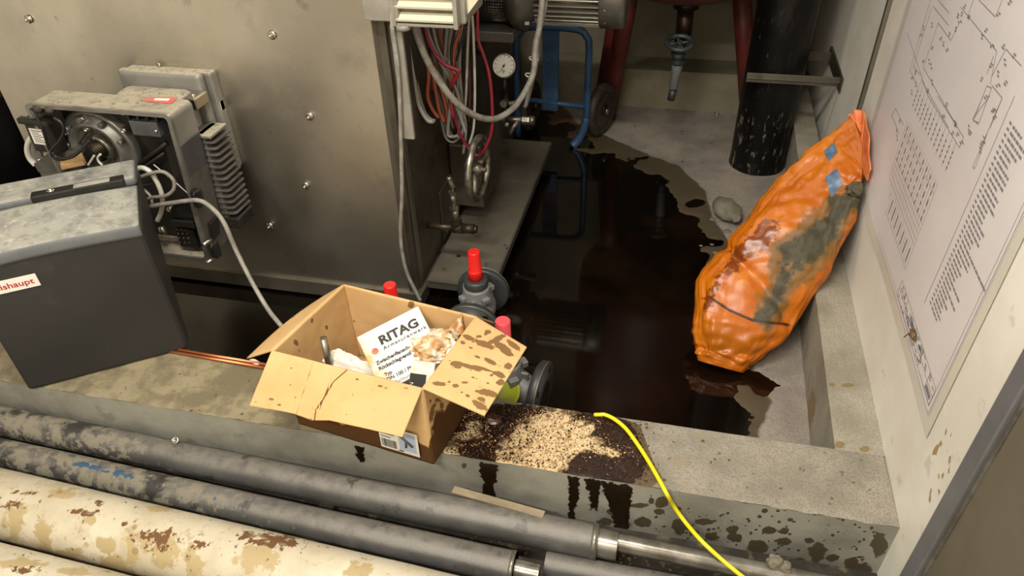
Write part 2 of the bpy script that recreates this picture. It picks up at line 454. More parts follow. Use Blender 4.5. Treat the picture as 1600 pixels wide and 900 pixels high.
vs = [(x, y0 + (y1 - y0) * j / ny, 0) for j in range(ny + 1) for x in xs]
vs = [(x, y, floor_z(x, y) if x > -1 else -.03) for x, y, _ in vs]
n = len(xs)
b.add(vs, [(j * n + i, j * n + i + 1, (j + 1) * n + i + 1, (j + 1) * n + i) for j in range(ny) for i in range(n - 1)], True)
RUST = [tuple(at(a, c, z=0).xy) for a, c in ((800, 155), (880, 165), (900, 190), (930, 210), (905, 225), (850, 190), (795, 178))]
struct(b.build('floor', 'concrete_floor', attrs={
    'wet': lambda p: max(0, min(1, .5 - sdpoly((p.x, p.y), WET) * 12)) if p.x > -1 else 1,
    'rust': lambda p: max(0, min(1, .45 - sdpoly((p.x, p.y), RUST) * 10)) if p.x > -1 else 0}, fix=False))
b = MB(); b.add([(-3.1, CY1 - .01, 0), (.46, CY1 - .01, 0), (.46, 3.9, 0), (-3.1, 3.9, 0)], [(0, 1, 2, 3)])
o = b.build('water_puddle', 'water', fix=False); tag(o, 'dark brown oily water standing on the sunken concrete floor', 'water', kind='stuff')

# trench floor under the pipes in front of the curb
b = MB(); b.add([(-3.2, -1.6, .03), (2.2, -1.6, .03), (2.2, CY0 + .01, .03), (-3.2, CY0 + .01, .03)], [(0, 1, 2, 3)])
struct(b.build('floor', 'trench', fix=False))
b = MB(); b.add([(-3.2, -1.6, .045), (.9, -1.6, .045), (.9, .40, .045), (-3.2, .40, .045)], [(0, 1, 2, 3)]); b.add([(-3.2, .40, .03), (.9, .40, .03), (.9, .40, .045), (-3.2, .40, .045)], [(0, 1, 2, 3)])
struct(b.build('floor', 'concrete_floor', attrs={'wet': lambda p: 0, 'rust': lambda p: 0}, fix=False))

# front curb: top
SL = [(700, 640), (770, 632), (835, 632), (930, 645), (985, 660), (1002, 690), (1010, 725), (1000, 745), (985, 762), (880, 748), (760, 728), (700, 710)]
SAND = [(790, 690), (815, 665), (838, 652), (868, 655), (900, 662), (925, 668), (912, 684), (930, 700), (905, 706), (895, 720), (872, 734), (858, 748), (800, 742), (778, 722), (775, 705)]
BLOB = [(886, 654, 6, 5), (868, 650, 10, 6), (918, 690, 14, 6), (943, 704, 16, 4), (960, 710, 8, 3), (905, 662, 10, 4), (740, 668, 8, 8), (705, 705, 8, 5), (728, 680, 14, 6)]
def sd_sand(q):
    d = sdpoly(q, SAND) + 9 * fbm((q[0] * .035, q[1] * .06, 2), 1, 4)
    for (cx, cy, rx, ry) in BLOB: d = min(d, (math.hypot((q[0] - cx) / rx, (q[1] - cy) / ry) - 1) * 6)
    return d
DAMP = [(940, 640), (1000, 665), (1022, 725), (1035, 748), (1020, 760), (985, 770), (690, 730), (690, 630)]
def a_sludge(p):
    q = proj(p)
    if q[0] < 640 or q[0] > 1100: return 0
    d = sdpoly(q, SL); s2 = sd_sand(q)
    v = max(0, min(1, .5 - d / 22))
    return v * max(0, min(1, .42 + s2 / 40))
def a_sand(p):
    q = proj(p)
    if q[0] < 640 or q[0] > 1100: return 0
    return max(0, min(1, .60 - sd_sand(q) / 30))
def a_damp(p):
    q = proj(p)
    if q[0] < 620 or q[0] > 1120: return 0
    return max(0, min(1, .5 - sdpoly(q, DAMP) / 16))
def a_tan(p): return .8 * (1 - sm(p.x, -.9, -.55)) + .3 * sm(p.x, -.2, 0) * (1 - sm(p.x, .2, .3))
nx = 540
b = MB()
def topf(u, v):
    x = -2.3 + u * (WX(CY0) + 2.3); y = CY0 + v * (CY1 - CY0)
    z = CZ + .0012 * fbm((x, y, 0), 20) - (.004 * max(0, fbm((x, 0, 5), 14)) if v < .02 else 0)
    return (x, y + (.002 * fbm((x, 1, 5), 25) if v in (0,) else 0), z)
b.grid(topf, nx, 40)
curb = b.build('concrete_curb', 'concrete_top', attrs={'sludge': a_sludge, 'sand': a_sand, 'damp': a_damp, 'tan': a_tan}, fix=False)
struct(curb)
DR = [[(750, 722), (778, 726), (777, 745), (771, 760), (774, 783), (760, 785), (752, 775), (758, 755), (751, 740)],
      [(888, 744), (905, 747), (903, 780), (897, 800), (899, 812), (888, 810), (890, 780)], [(915, 748), (921, 749), (919, 766), (916, 764)],
      [(921, 749), (938, 752), (936, 775), (932, 798), (923, 796), (922, 775)],
      [(940, 752), (988, 760), (985, 790), (982, 812), (980, 835), (962, 833), (955, 800), (945, 775)],
      [(556, 698), (568, 700), (568, 720), (563, 724), (558, 712)]]
SPL = [(1000, 790, 14, 4), (955, 800, 8, 5), (945, 815, 13, 6), (975, 820, 10, 6), (1005, 815, 12, 7), (1030, 800, 9, 5), (1035, 785, 11, 9), (1062, 822, 10, 14), (1100, 815, 14, 5),
       (1145, 828, 9, 6), (1200, 828, 11, 6), (1225, 830, 9, 5), (1235, 812, 4, 3), (1148, 840, 12, 6), (1185, 855, 16, 12), (1225, 845, 10, 5), (1278, 862, 13, 16), (1265, 845, 8, 4),
       (1300, 872, 10, 5), (1330, 878, 14, 7), (1375, 850, 12, 20), (1110, 838, 10, 6), (1085, 832, 8, 4), (1060, 795, 5, 3), (1195, 798, 5, 3), (1018, 782, 4, 5), (1340, 890, 20, 12), (1240, 880, 20, 8),
       (905, 850, 8, 3), (725, 728, 4, 4), (1160, 865, 14, 5)]
random.seed(3)
for i in range(150):
    SPL.append((random.uniform(1000, 1390), random.gauss(835, 30), random.uniform(1, 3.4), random.uniform(1, 2.6)))
def a_drip(p):
    q = proj(p); best = 0
    for pl in DR:
        if abs(q[0] - pl[0][0]) < 70: best = max(best, .5 - sdpoly(q, pl) / 14)
    return max(0, min(1, best))
def a_splash(p):
    q = proj(p); best = 0
    if q[0] < 640: return 0
    for (cx, cy, rx, ry) in SPL:
        dx = (q[0] - cx) / rx; dy = (q[1] - cy) / ry
        if abs(dx) < 2 and abs(dy) < 2: best = max(best, 1.05 - .55 * math.hypot(dx, dy))
    return best
b = MB()
b.grid(lambda u, v: (-2.3 + u * (WX(CY0) + 2.3), CY0 - .0005 + .0006 * fbm((u * 2.9, 0, v * .18), 14), .03 + v * (CZ - .03) - (.004 * max(0, fbm((-2.3 + u * 2.89, 0, 5), 14)) if v == 1 else 0)), 800, 44)
o = b.build('concrete_curb_face', 'concrete_face', attrs={'drip': a_drip, 'splash': a_splash}, fix=False); struct(o)
b = MB(); b.add([(-2.3, CY1, CZ), (IX(CY1) + .005, CY1, CZ), (IX(CY1) + .005, CY1, -.04), (-2.3, CY1, -.04)], [(0, 1, 2, 3)])
struct(b.build('concrete_curb_back', 'concrete_curb', attrs={'spot': lambda p: 0}))
# right curb, running back along the wall
SP = [(1217, 270, 8, 3), (1263, 645, 7, 20), (1270, 630, 4, 20), (1313, 695, 8, 5), (1352, 702, 8, 5), (1300, 601, 6, 3), (1325, 602, 10, 3), (1300, 735, 0, 0)]
def a_spot(p):
    q = proj(p); best = 0
    for (cx, cy, rx, ry) in SP:
        if rx and abs(q[0] - cx) < 30 and abs(q[1] - cy) < 40: best = max(best, 1 - .5 * math.hypot((q[0] - cx) / rx, (q[1] - cy) / ry))
    return max(0, best)
b = MB()
YB = 3.74
def rc(u, v):
    y = CY1 + u * (YB - CY1)
    xi = IX(y) + .0015 * fbm((0, y, 1), 12); xw = WX(y)
    if v < .5: return (xi, y, -.04 + (CZ + .04) * v * 2)
    return (xi + (xw - xi) * (v - .5) * 2, y, CZ + .001 * fbm((xi, y, v), 20))
b.grid(rc, 300, 40, smooth=False)
struct(b.build('concrete_curb_side', 'concrete_curb', attrs={'spot': a_spot}, fix=False))
# corner piece on top where the two meet
b = MB(); b.add([(IX(CY1) + .004, CY1 - .001, CZ + .0005), (WX(CY1), CY1 - .001, CZ + .0005), (WX(CY1), CY1 + .004, CZ + .0005), (IX(CY1) + .004, CY1 + .004, CZ + .0005)], [(0, 1, 2, 3)])
struct(b.build('concrete_curb_corner', 'concrete_curb', attrs={'spot': lambda p: 0}, fix=False))
# back curb
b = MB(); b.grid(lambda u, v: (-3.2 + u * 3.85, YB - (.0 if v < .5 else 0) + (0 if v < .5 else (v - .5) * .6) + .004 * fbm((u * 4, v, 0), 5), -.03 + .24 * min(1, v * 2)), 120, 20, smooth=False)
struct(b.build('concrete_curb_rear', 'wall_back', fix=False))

# walls
def quad(name, pts, m, attrs=None, nu=1, nv=1):
    a, b_, c, d = [V(p) for p in pts]
    g = MB(); g.grid(lambda u, v: (a.lerp(b_, u)).lerp(d.lerp(c, u), v), nu, nv, smooth=False)
    return struct(g.build(name, m, attrs=attrs, fix=False))
WD = [(1350 + 300 * 0, 0, 0, 0)]
WDR = []
random.seed(5)
for i in range(60):
    WDR.append((random.gauss(1478, 14), random.gauss(790 - 30, 45), random.uniform(1, 2.2), random.uniform(3, 8)))
def a_wd(p):
    q = proj(p); best = 0
    if not (1380 < q[0] < 1530 and 600 < q[1] < 900): 
        if 1380 < q[0] < 1400 and q[1] > 830: return .6
        return 0
    for (cx, cy, rx, ry) in WDR:
        if abs(q[0] - cx) < 8 and abs(q[1] - cy) < 20: best = max(best, 1 - .5 * math.hypot((q[0] - cx) / rx, (q[1] - cy) / ry))
    return max(0, best)
# near white board panel (slightly proud) and far plastered wall
quad('wall_right', [(WX(.6), .6, .02), (WX(2.46), 2.46, .02), (WX(2.46), 2.46, 3), (WX(.6), .6, 3)], 'wall_white', {'drips': a_wd}, 260, 200)
quad('wall_right', [(WX(2.46), 2.46, .02), (WX(2.46) + .03, 2.46, .02), (WX(2.46) + .03, 2.46, 3), (WX(2.46), 2.46, 3)], 'wall_white', {'drips': lambda p: 0})
quad('wall_right', [(WX(2.46) + .03, 2.46, .02), (WX(4.0) + .02, 4.0, .02), (WX(4.0) + .02, 4.0, 3), (WX(2.46) + .03, 2.46, 3)], 'wall_white', {'drips': lambda p: 0})
quad('wall_right', [(WX(-1.6), -1.6, .02), (WX(.6), .6, .02), (WX(.6), .6, 3), (WX(-1.6), -1.6, 3)], 'wall_white', {'drips': lambda p: 0})
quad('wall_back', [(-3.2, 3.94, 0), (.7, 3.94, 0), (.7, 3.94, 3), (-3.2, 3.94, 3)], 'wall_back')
quad('wall_left', [(-3.2, 4, 0), (-3.2, -1.6, 0), (-3.2, -1.6, 3), (-3.2, 4, 3)], 'wall_white', {'drips': lambda p: 0})
quad('wall_front', [(-3.2, -1.6, 0), (.7, -1.6, 0), (.7, -1.6, 3), (-3.2, -1.6, 3)], 'wall_white', {'drips': lambda p: 0})
quad('ceiling', [(-3.2, -1.6, 3), (.7, -1.6, 3), (.7, 4, 3), (-3.2, 4, 3)], 'ceiling_paint')

# ================================================================ BOILER
BX0, BX1, BY0, BY1 = -2.19, -.796, 1.87, 3.62
boiler = thing('boiler', 'large sheet-metal clad boiler standing in the pit behind the curb', 'boiler', (-1.5, 2.7, 0))
b = MB()
def ff(u, v):
    x = BX0 + u * (BX1 - .035 - BX0); z = .07 + v * 1.73
    return (x, BY0 - .004 * math.sin(PI * u) * math.sin(PI * min(1, v)) + .0015 * fbm((x, 0, z), 2.5, 2), z)
b.grid(ff, 60, 60)
b.build('front_panel', 'sheet_steel', boiler, fix=False)
b = MB(); b.box((BX0, BY0 + .012, .07), (BX1 - .002, BY1, 1.8), .004); b.build('casing', 'sheet_side', boiler)
b = MB(); b.prism([(BX1 - .035, BY0), (BX1, BY0 + .035), (BX1 + .001, BY0 + .06), (BX1 - .04, BY0 + .06)], 1.73, T(0, 0, .07))
b.build('corner_post', 'sheet_dull', boiler)
b = MB(); b.box((BX0 + .005, BY0 - .012, .008), (BX1 + .004, BY0 + .03, .07), .004); b.box((BX1 - .03, BY0 - .01, .008), (BX1 + .012, BY1, .066), .004)
b.build('base_rail', 'sheet_dull', boiler)
for x in (BX0 + .1, BX1 - .12):
    for y in (BY0 + .1, BY1 - .1):
        b = MB(); b.box((x - .04, y - .04, -.034), (x + .04, y + .04, .02), .003); b.build('foot', 'sheet_dull', boiler)
for (px, py) in ((425, 55), (484, 182), (478, 290), (422, 353), (45, 30)):
    p = at(px, py, y=BY0 - .004); b = MB(); A = axis_frame(p, (0, -1, 0))
    b.lathe([(.0125, 0), (.0125, .002), (.008, .003)], A, 20); b.lathe([(.0085, .002), (.0085, .008)], A, 6, smooth=False)
    b.lathe([(.0045, .008), (.0045, .016), (.003, .017)], A, 12)
    b.build('panel_bolt', 'bright_metal', boiler)
b = MB(); b.box((BX1 - .001, BY0 + .30, .09), (BX1 + .006, BY0 + .50, .30), .002)
b.build('inspection_plate', 'sheet_side', boiler)
for dy in (.04, .12, .2, .28, .33, .43, .47):
    b = MB(); b.lathe([(.005, 0), (.004, .004), (.001, .005)], axis_frame((BX1 + (.004 if dy < .29 else .006), BY0 + dy, .05 if dy < .29 else .12), (1, 0, 0)), 10)
    b.build('rivet', 'bright_metal', boiler)
b = MB(); b.box((BX1 + .0, BY0 + .62, .0), (BX1 + .03, BY1, .15), .003); b.build('side_skirt', 'sheet_dull', boiler)
# long pressed edge strip under the junction box
b = MB(); p0 = at(616, 42, y=BY0 - .006); p1 = at(622, 215, y=BY0 - .006)
b.box((p0.x - .012, BY0 - .012, p1.z), (p0.x + .022, BY0 + .002, 1.0), .002)
b.build('edge_strip', 'jb_paint', boiler)
# block housing behind the handwheel
b = MB(); b.box((BX1 + .001, 2.32, .16), (-.67, 2.62, .42), .006); b.build('pipe_casing', 'sheet_side', boiler)

# steel walkway tray on the right of the boiler
tr = thing('drip_tray', 'grey sheet metal tray lying along the right side of the boiler', 'tray', (-.66, 2.5, 0))
q = [at(678, 440, z=.09), at(789, 412, z=.09), at(864, 228, z=.09), at(800, 214, z=.09)]
X0, X1, Y0_, Y1_ = BX1 + .014, -.535, 1.92, 3.05
b = MB(); b.box((X0, Y0_, .072), (X1, Y1_, .086), .002); b.build('plate', 'tray_steel', tr)
b = MB(); b.box((X0, Y1_ - .012, .086), (X1, Y1_, .10), .001); b.box((X1 - .006, Y0_, .06), (X1, Y1_, .092), .001); b.box((X0, Y0_, .055), (X1, Y0_ + .006, .088), .001)
b.build('lip', 'sheet_dull', tr)
for x, y in ((X0 + .05, 2.1), (X1 - .05, 2.1), (X0 + .05, 2.9), (X1 - .05, 2.9)):
    b = MB(); b.box((x - .02, y - .02, -.03), (x + .02, y + .02, .073)); b.build('leg', 'sheet_dull', tr)

# ================================================================ JUNCTION BOX with louvres
jb = thing('junction_box', 'beige louvred electrical box on the right front corner of the boiler', 'electrical box', (-.7, 1.86, 1.0))
b = MB(); b.box((-.838, 1.845, 1.012), (-.74, 1.865, 1.5), .003); b.build('side_plate', 'jb_paint', jb)
b = MB(); b.box((-.795, 1.868, 1.005), (-.56, 2.05, 1.5), .006); b.build('casing', 'jb_paint', jb)
b = MB()
b.box((-.758, 1.842, 1.0), (-.748, 1.87, 1.5), .002); b.box((-.586, 1.838, 1.0), (-.574, 1.87, 1.5), .002); b.box((-.758, 1.848, 1.0), (-.574, 1.87, 1.008), .002)
b.build('frame', 'jb_paint', jb)
for i in range(14):
    z = 1.018 + i * .034
    b = MB(); b.prism([(0, 0), (.022, -.004), (.024, .002), (.004, .016), (0, .014)], .162, frame((-.586, 1.868, z), (0, -1, 0), (0, 0, 1)))
    b.build('louvre', 'jb_louvre', jb)
b = MB(); b.prism([(-.574, 1.01), (-.574, 1.5), (-.50, 1.5), (-.50, 1.10)], .012, frame((0, 1.90, 0), (1, 0, 0), (0, 0, 1)))
b.build('bracket', 'jb_louvre', jb)
b = MB(); b.lathe([(.022, 0), (.022, .012), (.016, .016)], axis_frame((-.735, 1.862, 1.002), (0, 0, -1)), 20); b.build('cable_gland', 'jb_paint', jb)

# ================================================================ CABLES on the boiler
def cable(name, pts, r, m, label, cat='cable', group=None, seg=8):
    b = MB(); b.tube(pts, r, seg, 5); o = b.build(name, m); tag(o, label, cat, group); return o
def pl(px, y=None, x=None):
    return [at(a, c, y=y) if y is not None else at(a, c, x=x) for a, c in px]
# tall loose cable dropping down the boiler corner
ya = BY0 - .022
cable('electric_cable', [at(a, c, y=ya) for a, c in ((610, -30), (613, 40), (622, 110), (626, 200), (628, 300), (626, 370), (634, 420), (648, 452), (657, 470))], .0065, 'cable_light',
      'thin dusty grey cable hanging straight down the right front edge of the boiler')
# big slack loop
cable('electric_cable', [at(645, 20, y=1.98), at(652, 55, y=1.97), at(668, 95, y=1.97), at(692, 135, y=1.99), at(718, 165, y=2.03), at(748, 183, y=2.10), at(776, 185, y=2.18), at(803, 168, y=2.26), at(822, 140, y=2.32),
      at(834, 110, y=2.37), at(836, 75, y=2.42), at(843, 40, y=2.46), at(848, -10, y=2.5)], .0105, 'cable_light', 'thick grey cable slung in a wide loop between the louvred box and the motor', seg=10)
cable('electric_cable', [at(829, 120, y=2.4), at(825, 150, y=2.42), at(821, 166, y=2.42), at(826, 150, y=2.44), at(838, 100, y=2.46), at(841, 60, y=2.5), at(850, 20, y=2.52), at(856, -20, y=2.53)], .0075, 'cable_light',
      'thinner grey cable tied alongside the thick looped one, turning in a tight hairpin')
for (px, py, y, wh) in ((834, 92, 2.41, 'upper'), (828, 118, 2.37, 'lower')):
    b = MB(); b.torus(.016, .0025, axis_frame(at(px, py, y=y), (.25, 0, 1)), 16, 6)
    tag(b.build('cable_tie', 'cable_pale'), wh + ' of two pale ties holding the looped grey cable and its thinner companion together', 'cable tie', 'ties on the looped cable')
# thin red loop
cable('electric_cable', pl([(746, 15), (747, 60), (757, 90), (765, 120), (769, 165), (768, 205), (758, 232), (747, 243), (735, 235), (722, 215), (711, 185), (705, 158)], y=2.16), .0052, 'cable_red',
      'thin red cable hanging in a long narrow loop over the handwheel')
cable('electric_cable', pl([(662, 30), (668, 60), (680, 85), (696, 101), (712, 108), (717, 112), (712, 122), (706, 135), (704, 155), (709, 185)], y=2.08), .0065, 'cable_red',
      'red cable running diagonally across the cable bundle')
def bundle(px, r, m, lab, y=2.12): cable('electric_cable', pl(px, y=y), r, m, lab, group=None)
BG = 'cable bundle under the louvred box'
spec = [
    ([(634, 40), (640, 85), (648, 130), (655, 165), (668, 188), (677, 190)], .007, 'cable_grey', 2.06),
    ([(638, 45), (644, 90), (653, 140), (662, 172), (672, 186), (680, 189)], .006, 'cable_grey', 2.09),
    ([(650, 30), (662, 75), (672, 100), (690, 125), (700, 150)], .007, 'cable_grey', 2.12),
    ([(660, 30), (676, 70), (690, 100), (704, 125), (716, 150), (722, 190)], .006, 'cable_grey', 2.14),
    ([(676, 40), (684, 75), (700, 110), (706, 140), (700, 200), (702, 213), (716, 212)], .0055, 'cable_grey', 2.15),
    ([(700, 30), (696, 70), (694, 110), (698, 160), (702, 205), (712, 215)], .0055, 'cable_grey', 2.17),
    ([(708, 30), (702, 90), (708, 150), (722, 190), (728, 208)], .005, 'cable_grey', 2.13),
    ([(722, 30), (718, 100), (722, 160), (728, 200), (724, 240)], .0055, 'cable_grey', 2.2),
    ([(738, 25), (741, 90), (742, 150), (740, 200), (733, 225)], .0045, 'cable_pale', 2.2),
    ([(733, 28), (730, 90), (728, 150), (722, 215)], .0045, 'cable_pale', 2.21),
    ([(690, 30), (690, 75), (706, 108), (715, 125), (714, 160), (728, 200)], .0045, 'cable_grey', 2.19),
    ([(668, 90), (670, 120), (668, 150), (675, 170), (685, 184)], .0065, 'cable_orange', 2.12),
    ([(672, 95), (678, 125), (684, 160), (688, 178), (694, 190)], .0065, 'cable_orange', 2.14),
    ([(680, 100), (690, 140), (698, 170), (699, 192)], .0065, 'cable_orange', 2.16),
    ([(720, 30), (718, 50), (710, 75), (708, 95), (705, 125), (706, 160)], .006, 'cable_orange', 2.11),
    ([(686, 40), (688, 60), (692, 80), (680, 110), (676, 140)], .006, 'cable_orange', 2.18),
    ([(655, 60), (652, 95), (660, 130), (672, 165), (684, 182)], .006, 'cable_brown', 2.16),
    ([(662, 70), (658, 100), (668, 140), (680, 175)], .006, 'cable_brown', 2.19),
    ([(728, 50), (732, 100), (734, 150), (732, 190)], .004, 'cable_brown', 2.23),
    ([(712, 40), (705, 75), (706, 105)], .004, 'cable_black', 2.1),
    ([(727, 40), (720, 70), (713, 95)], .0045, 'cable_black', 2.1),
    ([(676, 120), (688, 180), (696, 214), (708, 222), (718, 214)], .0045, 'cable_grey', 2.2),
    ([(694, 135), (702, 144), (708, 138)], .004, 'cable_black', 2.06),
]
LB = ['leftmost grey cable of the bundle under the louvred box, bending round at its low left', 'second grey cable from the left in the hanging bundle, doubling the leftmost one',
 'grey cable slanting down right across the upper bundle, just left of the red one', 'grey cable slanting down right across the bundle, just right of the red one',
 'grey cable ending in a flat hook low in the middle of the bundle', 'grey cable hanging nearly straight in the middle of the bundle, hooked at the bottom',
 'grey cable right of the bundle middle, swinging right at its lower end', 'grey cable at the right of the bundle reaching lowest, beside the handwheel',
 'rightmost pale thin cable of the hanging bundle', 'pale thin cable just left of the rightmost one in the bundle', 'thin grey cable wriggling behind the red one in the bundle',
 'outermost orange cable on the left of the bundle', 'orange cable in the middle of the three on the left of the bundle', 'orange cable on the right of the three at the left of the bundle',
 'orange cable leaving the right side of the louvred box and bending under it', 'orange cable high in the bundle, curving left', 'left one of two brown cables in the bundle behind the thick grey loop',
 'right one of two brown cables in the bundle behind the thick grey loop', 'brown cable among the pale ones at the right of the bundle', 'thin black cable near the top centre of the bundle', 'thin black cable at the top right of the bundle',
 'grey cable forming the lowest hook of the tangled bundle', 'short black tie-like wire round the middle of the bundle']
gn = {'cable_grey': 'grey', 'cable_pale': 'pale', 'cable_orange': 'orange', 'cable_brown': 'brown', 'cable_black': 'black'}
for (px, r, m, y), lb_ in zip(spec, LB):
    cable('electric_cable', pl(px, y=y), r, m, lb_, group=gn[m] + ' cables in the hanging bundle', seg=7)

for px in ([(682, 40), (690, 80), (697, 120), (700, 165), (708, 200)], [(696, 35), (702, 80), (711, 130), (713, 170), (718, 205)], [(714, 35), (712, 80), (716, 130), (720, 175), (716, 210)],
           [(668, 45), (676, 85), (686, 120), (694, 160), (700, 198)], [(704, 35), (699, 85), (702, 130), (710, 180), (722, 214)], [(656, 45), (664, 90), (676, 130), (690, 165), (696, 205)]):
    cable('electric_cable', pl(px, y=2.235), .0055, 'cable_grey', 'straight grey cable packed at the back of the hanging cable bundle', group='grey cables at the back of the hanging bundle', seg=7)

# ================================================================ PRESSURE GAUGE
pg = thing('pressure_gauge', 'round white-faced pressure gauge with shut-off valve on the boiler side', 'gauge', (-.72, 2.75, .5))
g0 = at(788, 103, y=2.6); gd = (CAM - g0).normalized(); gd = V((-.05, -.93, .35)).normalized()
G = axis_frame(g0, gd)
b = MB(); b.lathe([(.044, -.026), (.046, -.006), (.046, .004), (.043, .006)], G, 32); b.build('housing', 'black_plastic', pg)
b = MB(); b.torus(.0425, .0035, G @ T(0, 0, .006), 40, 8); b.build('bezel', 'bright_metal', pg)
b = MB(); b.lathe([(.041, .005), (.041, .0065)], G, 32); b.build('dial', 'gauge_face', pg)
gup = G.to_3x3() @ V((0, 1, 0))
b = MB()
for i in range(11):
    a = math.radians(225 - 27 * i); c, s_ = math.cos(a), math.sin(a)
    b.add([(c * .030 - s_ * .001, s_ * .030 + c * .001, .0072), (c * .030 + s_ * .001, s_ * .030 - c * .001, .0072), (c * .037 + s_ * .001, s_ * .037 - c * .001, .0072), (c * .037 - s_ * .001, s_ * .037 + c * .001, .0072)], [(0, 1, 2, 3)], M=G)
b.box((-.006, -.02, .007), (.006, -.017, .0074), M=G); b.box((-.004, -.026, .007), (.004, -.024, .0074), M=G)
b.build('scale', 'black_print', pg)
b = MB(); a = math.radians(238)
b.add([(-.0015, -.010, .009), (.0015, -.010, .009), (.0006, .033, .009), (-.0006, .033, .009)], [(0, 1, 2, 3)], M=G @ RZ(math.radians(148)))
b.lathe([(.004, .007), (.004, .010)], G, 12); b.build('needle', 'black_print', pg)
s0 = at(788, 122, y=2.61); s1 = at(789, 160, y=2.63); s2 = at(790, 183, y=2.64)
b = MB(); b.cyl(s0, s0.lerp(s1, .6), .008); b.cyl(s0.lerp(s1, .6), s1, .012, seg=6, smooth=False); b.cyl(s1, s2, .009); b.build('stem', 'brass_dark', pg)
b = MB(); c0 = at(788, 161, y=2.61); b.cyl(c0 + V((0, .02, 0)), c0 + V((0, -.02, .004)), .014, seg=14); b.cyl(c0 + V((.02, 0, 0)), c0 + V((.045, 0, .004)), .011, seg=6, smooth=False); b.build('bleed_plug', 'zinc', pg)
c1 = at(790, 186, y=2.64)
b = MB(); b.cyl((BX1 + .001, 2.66, c1.z), c1, .011); b.cyl(c1, c1 + V((.07, 0, .002)), .012); b.cyl(c1 + V((.07, 0, .002)), c1 + V((.1, 0, .002)), .017, seg=6, smooth=False)
b.cyl(c1 + V((.1, 0, .002)), c1 + V((.118, 0, .002)), .018, seg=16); b.build('valve_body', 'zinc', pg)
b = MB(); b.cyl(c1 + V((.05, -.01, .0)), c1 + V((.02, -.03, -.05)), .011, .009); b.lathe([(.004, 0), (.012, .004), (.012, .012), (.004, .016)], axis_frame(c1 + V((.01, -.022, -.012)), (0, -1, .2)), 14)
b.build('drain_spout', 'zinc', pg)

# ================================================================ HANDWHEEL on the boiler side
hw = thing('handwheel', 'tall grey cast handwheel with spokes on the right side of the boiler', 'handwheel', (-.62, 2.4, .28))
hc = at(747, 264, x=-.625); HR = .106
Hf = frame(hc, (.18, 1, 0), None, (1, -.18, .05))
Hf = axis_frame(hc, (1, -.05, .0))
b = MB(); b.torus(HR, .0125, Hf, 48, 10); b.build('rim', 'zinc', hw)
for k in range(3):
    a = PI / 2 + .5 + k * 2 * PI / 3
    b = MB(); p = Hf @ V((math.cos(a) * HR, math.sin(a) * HR, 0)); c = Hf @ V((math.cos(a) * .015, math.sin(a) * .015, -.012)); b.cyl(c, p, .011, .008, 10); b.build('spoke', 'zinc', hw)
b = MB(); b.lathe([(.022, -.02), (.024, .0), (.018, .012), (.008, .014), (.008, .03)], Hf, 20); b.cyl(Hf @ V((0, 0, -.02)), (-.672, hc.y + .02, hc.z), .012); b.build('hub', 'zinc', hw)

# small drain cock with hose nipple
dc = thing('drain_cock', 'small dark brass drain tee with upright hose nipple low on the boiler side', 'valve', (-.72, 2.1, .15))
t0 = at(668, 352, x=BX1 + .002); t1 = at(715, 357, x=-.69); t1 = V((-.70, t0.y - .02, at(715, 357, x=-.70).z))
t1 = at(714, 356, y=t0.y); t2 = at(741, 358, y=t0.y)
b = MB(); b.cyl(t0, t1, .012); b.cyl(t1 - V((.012, 0, 0)), t1 + V((.02, 0, 0)), .02); b.cyl(t1 + V((.02, 0, 0)), t2, .018); b.cyl(t2, t2 + V((.01, 0, 0)), .014)
b.cyl(t1, t1 + V((0, 0, .04)), .018); b.cyl(t1 + V((0, 0, .022)), t1 + V((0, 0, .042)), .021, seg=8, smooth=False); b.build('tee', 'brass_dark', dc)
n0 = t1 + V((0, 0, .04)); b = MB(); b.cyl(n0, n0 + V((-.002, 0, .035)), .012); b.cyl(n0 + V((-.002, 0, .035)), n0 + V((-.003, 0, .047)), .017, seg=6, smooth=False)
b.cyl(n0 + V((-.003, 0, .047)), n0 + V((-.006, 0, .095)), .0105); b.cyl(n0 + V((-.006, 0, .095)), n0 + V((-.006, 0, .104)), .016, seg=6, smooth=False)
b.build('nipple', 'zinc', dc)
n1 = n0 + V((-.006, 0, .104)); b = MB(); b.cyl(n1, n1 + V((.006, 0, .012)), .007); b.tube([n1 + V((.006, 0, .012)), n1 + V((-.002, 0, .035)), n1 + V((-.008, 0, .055))], .010, 10, 3); b.build('lever', 'zinc', dc)

# ================================================================ MOTOR and fan on the far side of the boiler
mt = thing('fan_motor', 'grey finned electric motor with mesh guard mounted beside the boiler', 'motor', (-.5, 2.77, .8))
my, mz = 2.85, .832
MX = frame((0, my, mz), (0, 1, 0), (0, 0, 1))          # local z = +x
def lx(px): return at(px, 20, y=my - .06).x
xm0, xm1, xfl0, xfl1, xf1, xe1 = lx(750), lx(800), lx(803), lx(838), lx(937), lx(977)
b = MB(); b.lathe([(.125, xfl0 - .02), (.145, xfl0), (.150, xfl0 + .02), (.150, xfl0 + .045), (.120, xfl0 + .055), (.105, xfl1)], MX, 36); b.build('flange', 'motor_grey', mt)
b = MB(); b.lathe([(.1, xfl1 - .01), (.1, xf1)], MX, 36); b.build('stator', 'motor_grey', mt)
nf = 34
for k in range(nf):
    a = 2 * PI * k / nf
    if math.sin(a) > .75: continue
    b = MB(); b.box((.098, -.0022, xfl1), (.124, .0022, xf1 + .002), .001, M=MX @ RZ(a)); b.build('cooling_fin', 'fin_light', mt)
b = MB(); b.lathe([(.125, xf1), (.128, xf1 + .004), (.128, xe1 - .014), (.118, xe1), (.02, xe1 + .001)], MX, 40); b.build('fan_cowl', 'motor_grey', mt)
b = MB(); A = axis_frame((xf1 + .02, my - .127, mz + .0), (0, -1, 0))
